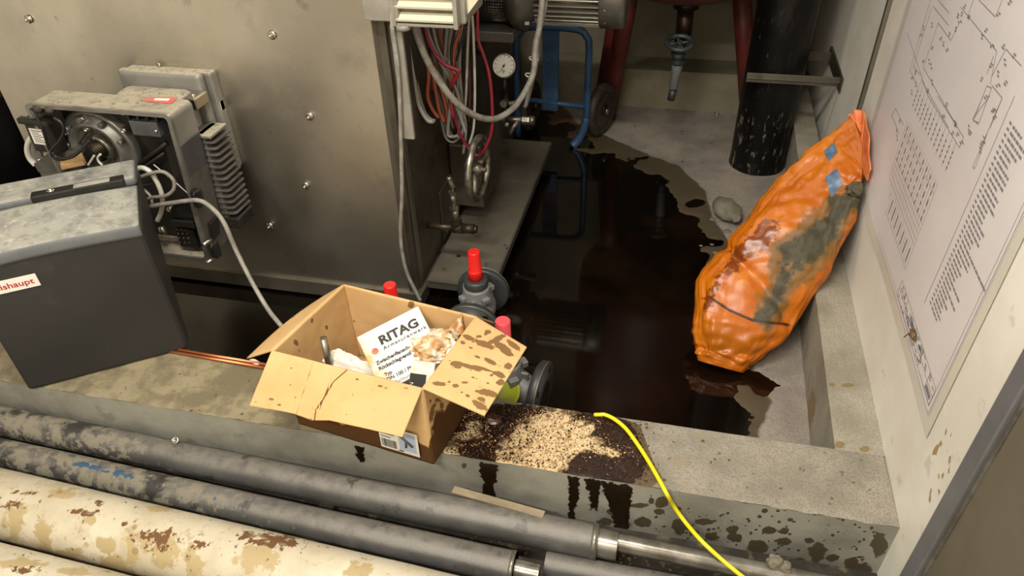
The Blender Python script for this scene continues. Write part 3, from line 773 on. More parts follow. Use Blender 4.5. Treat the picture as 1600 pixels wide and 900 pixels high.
for zz in (-.03, -.085):
    b = MB(); b.lathe([(.004, 0), (.003, .003)], axis_frame((xf1 + .025, my - math.sqrt(max(0, .128**2 - zz**2)), mz + zz), (0, -1, -.5)), 10)
    b.build('cowl_screw', 'bright_metal', mt)
b = MB(); b.lathe([(.012, 0), (.012, .018), (.006, .02)], axis_frame((xfl0 + .052, my - .098, mz - .098), (1, 0, 0)), 6, smooth=False); b.build('flange_bolt', 'zinc', mt)
b = MB(); b.lathe([(.108, BX1 + .0), (.108, xfl0 - .015)], MX, 36); b.build('fan_drum', 'black_plastic', mt)
b = MB()
for k in range(13):
    xx = BX1 + .005 + (xfl0 - .03 - BX1) * k / 12; b.torus(.117, .0012, MX @ T(0, 0, xx), 40, 4, PI * .6, PI * 1.6 + PI)
for k in range(60):
    a = 2 * PI * k / 60; b.cyl(MX @ V((math.cos(a) * .117, math.sin(a) * .117, BX1 + .004)), MX @ V((math.cos(a) * .117, math.sin(a) * .117, xfl0 - .02)), .0011, seg=4)
b.build('mesh_guard', 'zinc', mt)
b = MB(); b.box((BX1, my - .13, mz - .165), (xfl0 + .01, my + .12, mz - .125), .004); b.build('support_bar', 'motor_grey', mt)
b = MB(); b.lathe([(.03, 0), (.03, .03)], axis_frame((BX1 + .003, my - .09, mz - .2), (1, 0, 0)), 20); b.build('cable_hole_sleeve', 'black_plastic', mt)

# ================================================================ BLUE TROLLEY
ct = thing('hand_trolley', 'blue tubular steel trolley with black wheels behind the boiler', 'trolley', (-.55, 3.3, 0))
CYY = 3.25
pL = at(800, 165, y=CYY); pR = at(898, 222, z=.0)
b = MB()
tl = at(806, 62, y=CYY); tr_ = at(921, 62, y=CYY); tt = at(868, 44, y=CYY)
xl, xr, zt = tl.x, tr_.x, tt.z
b.tube([(xl, CYY, .02), (xl, CYY, zt - .09), (xl + .02, CYY, zt - .03), (xl + .07, CYY, zt), (xr - .07, CYY, zt), (xr - .015, CYY, zt - .03), (xr, CYY, zt - .10), (xr, CYY, .10)], .0165, 12, 6)
b.build('frame', 'paint_blue', ct)
b = MB(); b.box((at(848, 100, y=CYY).x, CYY - .012, .17), (at(873, 100, y=CYY).x, CYY + .012, zt - .01), .003); b.build('centre_strap', 'paint_blue', ct)
zc = at(870, 158, y=CYY).z
b = MB(); b.cyl((xl, CYY, zc), (xr, CYY, zc - .02), .013); b.build('cross_bar', 'paint_blue', ct)
b = MB(); b.tube([(xr, CYY, .14), (xr - .01, CYY - .01, .09), (xr - .035, CYY - .02, .03), (xr - .06, CYY - .03, .004)], [.02, .024], 8, 4); b.build('foot', 'paint_blue', ct)
b = MB(); b.box((xr - .012, CYY + .0, .12), (xr + .012, CYY + .03, .30), .006); b.build('wheel_bracket', 'paint_blue', ct)
def wheel(c, ax, R_=.13, wd=.045):
    A = axis_frame(c, ax)
    b = MB(); b.lathe([(R_ * .72, -wd * .35), (R_ * .9, -wd * .5), (R_ * .98, -wd * .35), (R_, 0), (R_ * .98, wd * .35), (R_ * .9, wd * .5), (R_ * .72, wd * .35)], A, 40)
    t = b.build('tyre', 'rubber', ct)
    b = MB(); b.lathe([(.02, -.02), (R_ * .3, -.014), (R_ * .66, -.018), (R_ * .74, -.012), (R_ * .74, .012), (R_ * .66, .018), (R_ * .55, .008), (R_ * .3, .012), (.022, .03), (.018, .034)], A, 32); b.build('wheel_disc', 'brown_pipe', ct)
    b = MB(); b.lathe([(.016, -.05), (.016, .036), (.01, .04)], A, 14); b.build('axle_cap', 'zinc', ct)
wc = at(940, 163, y=3.38)
wheel((wc.x, 3.38, .13), (1, -.38, .02))
wheel((xl + .035, 3.38, .13), (1, -.1, 0), .13)

# ================================================================ RED-LEGGED TANK
tk = thing('tank', 'dark red oxide tank on splayed tubular legs at the back of the room', 'tank', (.0, 3.45, 0))
TK = V((-.0, 3.42, 0))
prof = [(.01, .675), (.12, .68), (.25, .705), (.36, .765), (.41, .835), (.42, .90), (.42, 2.2), (.36, 2.32), (.05, 2.40)]
b = MB(); b.lathe(prof, T(TK.x, TK.y, 0), 56); b.build('vessel', 'oxide_red', tk)
def leg(a, c, r=.043):
    b = MB(); b.cyl(a, c, r, seg=20); b.build('leg', 'oxide_red', tk)
l0 = at(950, 185, z=0); leg((l0.x - .002, 3.57, .005), at(992, -60, y=3.32))
l1 = at(1176, 170, y=3.60); leg((l1.x - .0, 3.62, .005), at(1156, -60, y=3.56))
leg((-.375, 3.70, .005), (-.27, 3.60, .95))
b = MB(); fx, fy = at(1072, 10, y=3.42).x, 3.42
z0 = at(1070, 12, y=3.42).z; b.lathe([(.058, 0), (.058, .03), (.045, .032), (.045, .2)], T(fx, fy, z0 - .0), 24); b.build('outlet_flange', 'brown_pipe', tk)
b = MB(); v = at(1064, 58, y=3.42); b.cyl((fx, fy, z0), (v.x + .01, fy, v.z - .02), .037, seg=20); b.build('outlet_pipe', 'brown_pipe', tk)
dv = thing('drain_valve', 'dark handwheel valve with bent grey spout hanging under the red tank', 'valve', (v.x, 3.4, v.z))
A = axis_frame(at(1062, 67, y=3.30), (0, -.25, 1))
b = MB(); b.torus(.056, .011, A, 36, 8)
for k in range(4):
    a = k * PI / 2 + .3; b.cyl(A @ V((math.cos(a) * .05, math.sin(a) * .05, 0)), A @ V((0, 0, 0)), .006, seg=6)
b.lathe([(.014, -.008), (.014, .008)], A, 12); b.build('handwheel', 'verdigris', dv)
p1 = at(1060, 84, y=3.31); p2 = at(1058, 102, y=3.32); p3 = at(1052, 140, y=3.34); p4 = at(1048, 156, y=3.34)
b = MB(); b.cyl(A @ V((0, 0, 0)), p1, .012); b.lathe([(.02, 0), (.03, .008), (.032, .02), (.022, .03), (.03, .04), (.034, .055), (.02, .065)], axis_frame(p2, V(p1) - V(p2)) @ T(0, 0, .005), 14)
b.cyl(p1, (v.x + .01, 3.42, v.z - .02), .022); b.build('valve_body', 'verdigris', dv)
b = MB(); b.tube([p2 + V((0, 0, .01)), p2 + V((0, 0, -.02)), p3 + V((0, 0, .02)), p3], [.027, .018], 14, 4); b.build('spout', 'valve_iron', dv)
b = MB(); b.cyl(p3, p4, .019, .017, 14); b.build('hose_tail', 'verdigris', dv)

# ================================================================ BLACK PIPE and its bracket
BPX, BPY, BPR = .412, 3.185, .122
b = MB()
def bp(u, v):
    a = 2 * PI * u; z = -.004 + v * 2.9
    r = BPR * (1 + .012 * noise.noise(V((math.cos(a) * 2, math.sin(a) * 2, z * 3)))) * (1 + .03 * max(0, 1 - z / .05))
    return (BPX + r * math.cos(a), BPY + r * math.sin(a), z + (.012 * noise.noise(V((a * 2, 0, 1))) if v == 0 else 0))
b.grid(bp, 64, 120)
o = b.build('insulated_pipe', 'black_pipe', attrs={'scuff': lambda p: .75 * (1 - sm(p.z, .28, .5)) - .15}, fix=False)
tag(o, 'thick black wrapped vertical pipe standing on the concrete floor by the wall', 'pipe')
br = thing('pipe_bracket', 'steel pipe bracket reaching from the right wall around the black pipe', 'bracket', (.62, 3.18, .46))
bz = at(1230, 122, y=3.05).z
wx = WX(3.1) + .02
b = MB(); b.box((at(1166, 122, y=3.045).x, 3.035, bz - .02), (wx, 3.043, bz + .018), .001); b.box((at(1166, 122, y=3.045).x, 3.02, bz + .0), (wx, 3.043, bz + .004), .001); b.build('front_bar', 'sheet_dull', br)
b = MB(); b.box((.35, 3.325, bz - .02), (wx, 3.333, bz + .02), .001); b.build('rear_bar', 'sheet_side', br)
b = MB(); b.box((wx - .002, 2.99, bz - .03), (wx + .014, 3.38, bz + .03), .002); b.build('wall_plate', 'sheet_side', br)

# cable trunking on the wall edge
tkx = WX(2.46)
b = MB(); b.box((tkx - .012, 2.462, .02), (tkx + .028, 2.485, 2.99), .002); b.box((tkx + .006, 2.486, .02), (tkx + .03, 2.52, 2.99), .002)
tag(struct(b.build('trim_1', 'sheet_dull')), 'narrow metal strip on the wall', 'trim'); 
tr1 = bpy.data.objects['trim_1']; del tr1['label']; del tr1['category']

# black cylinder added to keep the gap beyond the boiler's left end dark
vs = thing('dark_filler', 'added black cylinder keeping the space at the left end of the boiler dark', 'vessel', (-2.75, 2.35, 0))
b = MB(); b.lathe([(.48, -.03), (.48, 1.7), (.40, 1.85), (.05, 1.95)], T(-2.70, 2.2, 0), 48); b.build('shell', 'black_filler', vs)
b = MB(); b.lathe([(.485, .66), (.487, .68), (.485, .70)], T(-2.70, 2.2, 0), 48, cap=False); b.build('band', 'sheet_side', vs)

# ================================================================ BURNER (cover taken off)
def B(px, py, y): return at(px, py, y=y)
bu = thing('burner', 'open grey burner with exposed fan, wiring and cooling ribs bolted to the boiler front', 'burner', (-1.57, 1.75, .32))
XL, XR, ZT, ZB, YF = -1.811, -1.343, .812, .318, 1.60
# flange on the boiler
b = MB(); b.box((-1.648, 1.80, .56), (-1.368, 1.832, .848), .028, seg=4); b.build('mounting_flange', 'alu_dusty', bu)
b = MB(); b.box((-1.640, 1.832, .52), (-1.350, 1.868, .842), .008); b.build('flange_gasket_frame', 'alu_dusty', bu)
b = MB(); b.box((-1.364, 1.838, .72), (-1.350, 1.858, .75), .001); b.build('rating_tag', 'cream_label', bu)
for (px, py) in ((246, 103), (327, 172)):
    p = at(px, py, y=1.852); b = MB(); b.torus(.0085, .0028, axis_frame(p, (0, -1, .3)), 18, 6); b.cyl(p + V((0, .016, -.004)), p + V((0, .002, -.003)), .004); b.build('lifting_eye', 'zinc', bu)
# neck
b = MB(); b.box((-1.625, 1.712, .57), (-1.39, 1.805, .808), .03, seg=4); b.build('neck', 'alu_dusty', bu)
b = MB(); b.box((-1.395, 1.735, .765), (-1.355, 1.80, .80), .004); b.lathe([(.006, 0), (.005, .005)], axis_frame((-1.375, 1.76, .80), (0, 0, 1)), 10); b.build('hinge_block', 'bright_metal', bu)
b = MB(); b.box((-1.392, 1.74, .64), (-1.362, 1.81, .70), .004); b.build('hinge_block', 'alu_side', bu)
# housing frame: a deep rim, open to the front
def rim(o, i, y0, y1, r_o, r_i):
    b = bmesh.new()
    return b
def rr(x0, z0, x1, z1, r, taper, n=6):
    """rounded rectangle outline, bottom narrower by taper on each side"""
    pts = []
    for (cx, cz, a0) in ((x1 - r, z1 - r, 0), (x0 + r, z1 - r, 90), (x0 + r, z0 + r, 180), (x1 - r, z0 + r, 270)):
        for k in range(n + 1):
            a = math.radians(a0 + 90 * k / n); x = cx + r * math.cos(a); z = cz + r * math.sin(a)
            t = (z1 - z) / (z1 - z0) * taper; x += t * (1 if x < (x0 + x1) / 2 else -1)
            pts.append((x, z))
    return pts
def ring(outer, inner, y0, y1):
    n = len(outer); vs = [(x, y0, z) for x, z in outer] + [(x, y0, z) for x, z in inner] + [(x, y1, z) for x, z in outer] + [(x, y1, z) for x, z in inner]
    fs = []
    for i in range(n):
        j = (i + 1) % n
        fs += [(i, j, n + j, n + i), (2 * n + i, 3 * n + i, 3 * n + j, 2 * n + j), (i, 2 * n + i, 2 * n + j, j), (n + i, n + j, 3 * n + j, 3 * n + i)]
    return vs, fs
TP = .032
o_ = rr(XL, ZB, XR, ZT, .018, TP); i_ = rr(XL + .012, ZB + .012, XR - .012, ZT - .010, .010, TP)
b = MB(); b.add(*ring(o_, i_, YF, 1.705)); b.build('housing', 'alu_dusty', bu)
o2 = rr(XL - .003, ZB - .003, XR + .003, ZT + .003, .019, TP); i2 = rr(XL + .010, ZB + .010, XR - .010, ZT - .008, .012, TP)
b = MB(); b.add(*ring(o2, i2, YF - .004, YF + .006)); b.build('housing_rim', 'cast_alu', bu)
b = MB(); b.prism(rr(XL + .011, ZB + .011, XR - .011, ZT - .009, .022, TP), .012, frame((0, 1.705, 0), (1, 0, 0), (0, 0, 1))); b.build('back_plate', 'dark_cast', bu)
# dark side panels over the right-hand wall
b = MB(); A = frame((XR, YF + .004, ZT), (0, 1, 0), (-TP / (ZT - ZB), 0, -1))
b.box((.0, .095, -.0045), (.098, .20, .0), .002, M=A @ T(0, 0, 0)); b.build('side_panel', 'grey_plastic', bu)
b = MB(); b.box((.0, .20, -.0035), (.10, .485, .0), .002, M=A); b.build('side_panel', 'alu_side', bu)
# cooling ribs
b = MB(); b.box((XR - .03, 1.712, .395), (-1.345, 1.80, .70), .006); b.build('motor_housing', 'alu_side', bu)
b = MB(); b.box((XR - .03, 1.706, .690), (-1.318, 1.80, .700), .003); b.build('motor_top_plate', 'alu_dusty', bu)
for i in range(13):
    z = .425 + i * .0205
    b = MB(); b.prism([(XR - .02, 1.708), (-1.322, 1.712), (-1.314, 1.722), (-1.312, 1.80), (XR - .02, 1.80)], .007, T(0, 0, z), .0015); b.build('cooling_rib', 'alu_side', bu)
b = MB(); b.box((XR - .02, 1.708, .375), (-1.308, 1.80, .415), .006); b.build('motor_end_cap', 'dark_cast', bu)
# fan casing casting
fc = B(157, 232, 1.67); fcz = fc.z; A = axis_frame((fc.x, 1.70, fcz), (0, -1, 0))
b = MB(); b.lathe([(.122, 0), (.122, .03), (.112, .036), (.108, .028), (.094, .028), (.090, .05), (.078, .052), (.076, .02), (.03, .02)], A, 56, cap=False); b.build('fan_casting', 'cast_alu', bu)
b = MB(); b.lathe([(.076, .004), (.076, .012), (.002, .012)], A, 40); b.build('fan_chamber', 'black_plastic', bu)
b = MB(); b.lathe([(.048, .01), (.046, .04), (.040, .045), (.036, .045), (.036, .03), (.028, .03)], A, 32, cap=False); b.build('nozzle_ring', 'zinc', bu)
b = MB()
for k in range(5): b.lathe([(.026, .03 + k * .008), (.028, .034 + k * .008), (.026, .038 + k * .008)], A, 28)
b.build('nozzle_holder', 'brass_dark', bu)
b = MB(); b.lathe([(.02, .06), (.02, .072)], A, 20); b.build('nozzle_centre', 'black_plastic', bu)
for a in (20, 60, 100, 140, 175):
    ar = math.radians(a); p = A @ V((math.cos(ar) * .1, math.sin(ar) * .1, .03))
    b = MB(); b.cyl(p, p + V((0, -.022, 0)), .008, seg=14); b.build('casting_lug', 'cast_alu', bu)
b = MB(); pp = [B(105, 215, 1.69), B(136, 188, 1.69), B(160, 185, 1.69), B(140, 205, 1.69), B(128, 222, 1.69), B(95, 235, 1.69)]
b.prism([(p.x, p.z) for p in pp], .02, frame((0, 1.69, 0), (1, 0, 0), (0, 0, 1)), .003); b.build('casting_web', 'cast_alu', bu)
for (px, py) in ((127, 186), (105, 209), (135, 172 + 30), (193, 204), (264, 327), (192, 176), (240, 181), (62, 248), (313, 344)):
    p = B(px, py, 1.66); b = MB(); b.lathe([(.0075, -.03), (.0075, .004), (.0045, .004), (.0045, -.0)], axis_frame(p, (0, -1, 0)), 16); b.build('socket_screw', 'bright_metal', bu)
# ignition unit on the left
i0 = B(40, 178, 1.615)
b = MB(); q0 = B(38, 181, 1.615); q1 = B(100, 228, 1.615)
A = frame((q0.x, 1.605, q0.z), (1, 0, -.06), (.06, 0, 1))
b = MB(); b.box((0, -.105, -.04), (.088, .0, .0), .005, M=frame((q0.x + .004, 1.597, q0.z), (1, 0, -.04), (.04, 0, 1)))
b.build('ignition_unit', 'black_plastic', bu)
ML = frame((q0.x + .004, 1.597, q0.z), (1, 0, -.04), (.04, 0, 1))
b = MB(); b.box((-.004, -.012, -.008), (.098, .006, .014), .004, M=ML); b.build('ignition_cap', 'black_plastic', bu)
b = MB(); b.box((.012, -.078, .0003), (.060, -.028, .0012), M=ML); il = b.build('ignition_label', 'white_label', bu)
b = MB()
for k in range(7): b.box((.018, -.072 + k * .006, .0013), (.054 - (k % 3) * .006, -.070 + k * .006, .0016), M=ML)
o = b.build('label_print', 'black_print', bu)
b = MB(); p = B(60, 170, 1.60); b.lathe([(.010, 0), (.014, .01), (.012, .02), (.004, .022)], axis_frame(p - V((0, 0, .01)), (0, 0, 1)), 14); b.build('rubber_boot', 'rubber', bu)
b = MB(); p = B(78, 171, 1.60); b.lathe([(.010, 0), (.013, .008), (.011, .018), (.004, .02)], axis_frame(p - V((0, 0, .01)), (0, 0, 1)), 14); b.build('rubber_boot', 'rubber', bu)
def wire(pts, y, r, m, nm='wire'):
    b = MB(); n = len(pts)
    b.tube([at(p[0], p[1], y=(p[2] if len(p) > 2 else y)) for p in pts], r, 8, 5); return b.build(nm, m, bu)
wire([(54, 178), (62, 190), (70, 212), (76, 232), (82, 238)], 1.585, .0042, 'cable_black', 'ignition_lead')
wire([(84, 184), (96, 192), (100, 205), (92, 222), (82, 232), (80, 240), (86, 248), (100, 249), (120, 240), (134, 226), (143, 217)], 1.58, .0042, 'cable_black', 'ignition_lead')
wire([(82, 238), (90, 246), (108, 247), (126, 236), (141, 219)], 1.57, .0042, 'cable_black', 'ignition_lead')
wire([(52, 212), (45, 222), (43, 235), (47, 248), (56, 258)], 1.66, .009, 'cable_pale', 'braided_hose')
wire([(138, 258), (143, 250), (147, 243)], 1.6, .0035, 'cable_pale', 'wire'); wire([(160, 258), (154, 252), (153, 246), (157, 241)], 1.6, .0035, 'cable_pale', 'wire')
# struts and tan plates bottom left
b = MB(); p0, p1, p2, p3 = B(40, 182, 1.66), B(47, 190, 1.66), B(70, 245, 1.66), B(60, 245, 1.66)
b.prism([(p.x, p.z) for p in (p0, p1, p2, p3)], .01, frame((0, 1.66, 0), (1, 0, 0), (0, 0, 1))); b.build('strut', 'cast_alu', bu)
b = MB(); b.prism([(p.x, p.z) for p in (B(52, 256, 1.62), B(78, 238, 1.62), B(130, 236, 1.62), B(128, 268, 1.62), B(60, 270, 1.62))], .06, frame((0, 1.68, 0), (1, 0, 0), (0, 0, 1)), .002); b.build('actuator', 'alu_side', bu)
b = MB(); b.prism([(p.x, p.z) for p in (B(94, 250, 1.6), B(124, 240, 1.6), B(133, 258, 1.6), B(96, 266, 1.6))], .012, frame((0, 1.61, 0), (1, 0, 0), (0, 0, 1)), .002); b.build('actuator_plate', 'cardboard', bu)
# grey terminal cover
q0 = B(197, 176, 1.61); q1 = B(254, 216, 1.61)
b = MB(); b.box((q0.x, 1.605, q1.z + .004), (q1.x, 1.66, q0.z - .022), .003); b.build('terminal_cover', 'grey_plastic', bu)
b = MB(); b.box((q0.x, 1.625, q0.z - .022), (q1.x, 1.66, q0.z - .014), .001)
for k in range(4): xx = q0.x + (q1.x - q0.x) * k / 3; b.box((xx - .003, 1.61, q0.z - .024), (xx + .003, 1.66, q0.z - .002), .001)
b.box((q0.x, 1.65, q0.z - .024), (q1.x, 1.66, q0.z), .001); b.build('terminal_comb', 'black_plastic', bu)
p = B(244, 205, 1.604); b = MB(); b.lathe([(.005, -.002), (.005, .003), (.002, .004)], axis_frame(p, (0, -1, 0)), 14); b.build('cover_screw', 'bright_metal', bu)
# inner rods
b = MB(); b.cyl(B(212, 262, 1.68), B(262, 222, 1.66), .008); b.build('rod', 'dark_cast', bu)
b = MB(); b.cyl(B(216, 268, 1.66), B(258, 238, 1.66), .006); b.build('rod', 'dark_cast', bu)
b = MB(); b.box((B(262, 250, 1.66).x, 1.66, .50), (B(290, 250, 1.66).x, 1.70, .74), .006); b.build('inner_rail', 'black_plastic', bu)
# hose and cables in the lower part
wire([(211, 266), (222, 262), (236, 270), (248, 290), (254, 310), (252, 330), (246, 345)], 1.60, .0075, 'cable_pale', 'grey_hose')
wire([(214, 279), (232, 272), (250, 268), (262, 272), (272, 284), (270, 298), (258, 306), (240, 308), (230, 311)], 1.59, .0055, 'cable_light', 'wire')
wire([(222, 290), (240, 288), (252, 292), (258, 304)], 1.62, .004, 'cable_black', 'wire')
wire([(224, 295), (236, 308), (238, 322)], 1.61, .004, 'cable_pale', 'wire')
wire([(240, 257), (262, 275), (280, 290), (300, 308)], 1.66, .0018, 'cable_pale', 'wire')
p = B(251, 352, 1.62); b = MB(); b.lathe([(.004, 0), (.011, .006), (.012, .02), (.008, .03)], axis_frame(p, (.3, -.3, -1)), 12); b.build('bulb', 'zinc', bu)
# black connector blocks
q0 = B(264, 340, 1.60); q1 = B(303, 352, 1.60)
b = MB(); b.box((q0.x, 1.598, q1.z - .012), (q1.x, 1.66, q0.z - .006), .003); b.build('connector', 'black_plastic', bu)
q0 = B(273, 356, 1.62); q1 = B(312, 388, 1.62)
b = MB(); b.box((q0.x, 1.615, q1.z), (q1.x, 1.69, q0.z), .004)
b.build('terminal_block', 'black_plastic', bu)
for r_ in range(4):
    for c_ in range(3):
        p = B(277 + c_ * 7 + r_ * 1.6, 358 + r_ * 7, 1.613); b = MB(); b.lathe([(.0026, 0), (.0022, .002)], axis_frame(p, (0, -1, 0)), 8); b.build('terminal_screw', 'zinc', bu)
b = MB(); b.prism([(p.x, p.z) for p in (B(300, 350, 1.62), B(326, 352, 1.62), B(330, 396, 1.62), B(300, 398, 1.62))], .05, frame((0, 1.68, 0), (1, 0, 0), (0, 0, 1)), .003); b.build('relay', 'black_plastic', bu)
for (px, py) in ((306, 312), (333, 392)):
    p = B(px, py, 1.592); b = MB(); b.box((p.x - .012, 1.588, p.z - .028), (p.x + .012, 1.615, p.z + .028), .004); b.torus(.008, .003, axis_frame(p + V((.008, -.004, .02)), (1, 0, 0)), 12, 6); b.build('clip', 'black_plastic', bu)
for (x_, y_, x2, y2) in ((317, 383, 330, 374), (322, 411, 338, 402)):
    b = MB(); b.cyl(B(x_, y_, 1.575), B(x2, y2, 1.61), .0065); b.build('hinge_pin', 'bright_metal', bu)
# worn red sticker on the top
b = MB(); b.add([tuple(at(px, py, z=ZT + .0015)) for px, py in ((222, 158), (228, 152), (279, 151), (268, 162))], [(0, 1, 2, 3)]); b.build('worn_sticker', 'red_sticker', bu, solid=.0006)
b = MB(); b.add([tuple(at(px, py, z=ZT + .0025)) for px, py in ((240, 156.5), (243, 153.5), (266, 154), (263, 157.5))], [(0, 1, 2, 3)]); b.build('sticker_print', 'white_label', bu, solid=.0004)
# long power cable leaving the burner and hanging down to the box
cable('electric_cable', [B(236, 322, 1.585), B(262, 318, 1.58), B(290, 314, 1.578), B(308, 313, 1.57), B(322, 318, 1.565), B(340, 334, 1.56), B(352, 352, 1.555), B(366, 385, 1.55), B(382, 418, 1.53), B(400, 452, 1.50), B(420, 485, 1.47), B(436, 505, 1.44), B(448, 520, 1.42), B(462, 540, 1.41)],
      .0068, 'cable_light', 'pale grey cable leaving the burner and hanging down behind the cardboard box', seg=10)

# ================================================================ BURNER COVER standing on the curb
cv = thing('burner_cover', 'dark grey plastic burner cover with dusty top standing upright on the curb', 'cover', (-1.47, 1.19, CZ))
Q = V((-1.645, 1.069, CZ)); xa = V((.814, .58, 0)).normalized(); CM = frame(Q, xa, (-xa.y, xa.x, 0)); CW = .424
b = MB()
def prof(w0, w1): return None
b.prism([(0, 0), (.05, 0), (.325, .445), (.20, .44), (.0, .425)], CW, CM @ frame((0, 0, 0), (0, 1, 0), (0, 0, 1)), .012)
b.build('shell', 'cover_front', cv)
b = MB(); A = CM
# dusty top skin with a bevel to the front
def tp(u, v):
    x = .004 + u * (CW - .008); bow = -.014 * math.sin(PI * u)
    if v < .25: t = v / .25; y = bow * 0 - .0025 + .012 * t ** 2; z = .395 + .034 * math.sin(t * PI / 2) 
    else: t = (v - .25) / .75; y = .0095 + t * .195; z = .429 + t * .014
    return A @ V((x, y, z + .008 * math.sin(PI * u)))
b.grid(tp, 40, 24); b.build('dusty_top', 'cover_top', cv, solid=.004, off=-1)
b = MB(); b.box((.0, .205, .438), (CW, .330, .468), .014, M=A, seg=4); b.build('rear_rim', 'cover_top', cv)
b = MB(); b.box((.165, .199, .449), (.395, .232, .4705), .004, M=A); b.build('latch_recess', 'dark_cast', cv)
b = MB(); b.box((.27, .198, .4705), (.36, .222, .4725), .001, M=A); b.build('latch_plate', 'cover_top', cv)
b = MB(); b.lathe([(.010, 0), (.010, .004), (.004, .004), (.004, .001)], A @ T(.215, .214, .470), 20); b.build('latch_screw', 'bright_metal', cv)
def onp(px, py, Mx, off=0):
    n = (Mx.to_3x3() @ V((0, 1, 0))); o = Mx.translation + n * off; d_ = RM @ V((px - 800, -(py - 450), -F)); t = (o - CAM).dot(n) / d_.dot(n)
    return Mx.inverted() @ (CAM + d_ * t)
s0 = onp(54.6, 426.6, CM); s1 = onp(64, 445, CM); s2 = onp(0, 436, CM); s3 = onp(0, 457, CM)
zt_, zb_ = s0.z, s1.z; xr_ = s0.x
Ml = CM @ frame((0, 0, 0), (1, 0, 0), (0, 0, 1))
b = MB(); b.box((xr_ - .150, zb_, .0008), (xr_, zt_, .002), .0004, M=Ml); lb = b.build('name_plate', 'white_label', cv)
hgt = zt_ - zb_
lt = text('name_lettering', 'weishaupt', hgt * .62, Ml @ T(xr_ - .010, zb_ + hgt * .30, .0024), 'red_print', cv, bold=.0002, sx=1.15, align='RIGHT')

# ================================================================ CARDBOARD BOX
BZ = .46
FR, FL, BL, BR = at(660, 607, z=BZ), at(425, 548, z=BZ), at(537, 445, z=BZ), at(743, 495, z=BZ)
bo = thing('cardboard_box', 'open brown cardboard box with splashed flaps standing on the curb', 'box', ((FR.x + BL.x) / 2, (FR.y + BL.y) / 2, CZ))
fr, fl, bl, br_ = V((-.468, 1.052, CZ + .003)), V((-.85, 1.108, CZ + .003)), V((-.795, 1.382, CZ + .003)), V((-.420, 1.325, CZ + .003))
def pan(a, c, d, e, nu, nv, bow=0):
    a, c, d, e = V(a), V(c), V(d), V(e); n = (c - a).cross(e - a).normalized()
    return lambda u, v: (a.lerp(c, u)).lerp(e.lerp(d, u), v) + n * (bow * math.sin(PI * u) * math.sin(PI * v) + .0008 * fbm((u * 3, v * 3, a.x), 2))
b = MB()
for (p, q_, r_, s_, bw) in ((fl, fr, FR, FL, .004), (fr, br_, BR, FR, .003), (br_, bl, BL, BR, 0), (bl, fl, FL, BL, .002)):
    b.grid(pan(p, q_, r_, s_, 60, 40, bw), 60, 40)
b.grid(pan(fl, fr, br_, bl, 10, 10), 10, 10)
BLs = [(815, 640, 10, 24), (850, 640, 8, 20), (835, 600, 14, 8), (870, 590, 8, 10), (900, 640, 6, 12), (845, 680, 5, 8), (880, 600, 12, 6), (905, 600, 8, 20)]
ell = lambda L: L
BODY = [(825, 640, 10, 32, 10), (850, 650, 10, 30, -10), (870, 600, 10, 14, 0), (835, 600, 10, 8, 0), (905, 610, 18, 14, 0), (855, 690, 6, 10, 0), (890, 640, 5, 14, 0), (820, 580, 8, 8, 0), (850, 575, 16, 8, 0), (915, 640, 6, 10, 0)]
INN = [(300, 228, 6, 14, 0), (363, 257, 6, 10, 0), (228, 322, 9, 14, -20), (236, 330, 4, 6, 0), (243, 358, 4, 5, 0), (740, 155, 14, 16, 0), (862, 175, 8, 4, 0), (962, 232, 5, 14, 0), (390, 460, 0, 0, 0)]
FRT = [(503, 486, 10, 5, 5), (603, 515, 12, 5, 5), (628, 524, 8, 3, 0), (127, 573, 11, 5, 5), (213, 437, 6, 3, 0), (210, 511, 5, 3, 0), (232, 565, 5, 3, 0), (58, 586, 4, 3, 0), (160, 598, 8, 4, 0), (483, 553, 5, 3, 0), (716, 524, 14, 3, 8), (162, 628, 6, 3, 0), (455, 640, 4, 2, 0), (300, 660, 8, 3, 0)]
RGT = [(990, 305, 24, 11, 20), (965, 327, 12, 7, 20), (1035, 300, 12, 6, 0), (1075, 280, 14, 9, 0), (1060, 335, 45, 14, 20), (1110, 315, 50, 12, -28), (1140, 348, 45, 15, 32), (1190, 340, 34, 12, 32), (1160, 372, 34, 10, 25),
       (935, 425, 30, 14, 22), (985, 430, 60, 10, 18), (1085, 410, 30, 10, 28), (860, 508, 30, 10, 6), (933, 516, 15, 8, 10), (975, 502, 16, 6, 0), (1125, 468, 28, 12, 22), (1130, 502, 18, 13, 0), (1165, 430, 18, 14, 20),
       (1075, 548, 46, 15, 15), (1045, 575, 18, 9, 15), (1042, 605, 38, 14, 32), (1030, 540, 14, 6, 0), (1065, 290, 8, 5, 0), (1050, 440, 50, 6, 18), (960, 545, 7, 4, 0), (985, 560, 10, 7, 30), (1090, 470, 8, 5, 0), (905, 500, 8, 4, 0), (1010, 480, 9, 4, 10), (1075, 505, 7, 4, 0), (1085, 640, 5, 3, 0), (1020, 640, 6, 3, 0), (1165, 318, 8, 5, 0), (1000, 350, 10, 4, 20), (1030, 390, 16, 5, 20)]
random.seed(11)
for i in range(40): RGT.append((random.uniform(880, 1200), random.uniform(290, 640), random.uniform(2, 5), random.uniform(1.5, 3), 0))
for i in range(20): FRT.append((random.uniform(60, 760), random.uniform(420, 700), random.uniform(1.5, 4), random.uniform(1, 2.5), 0))
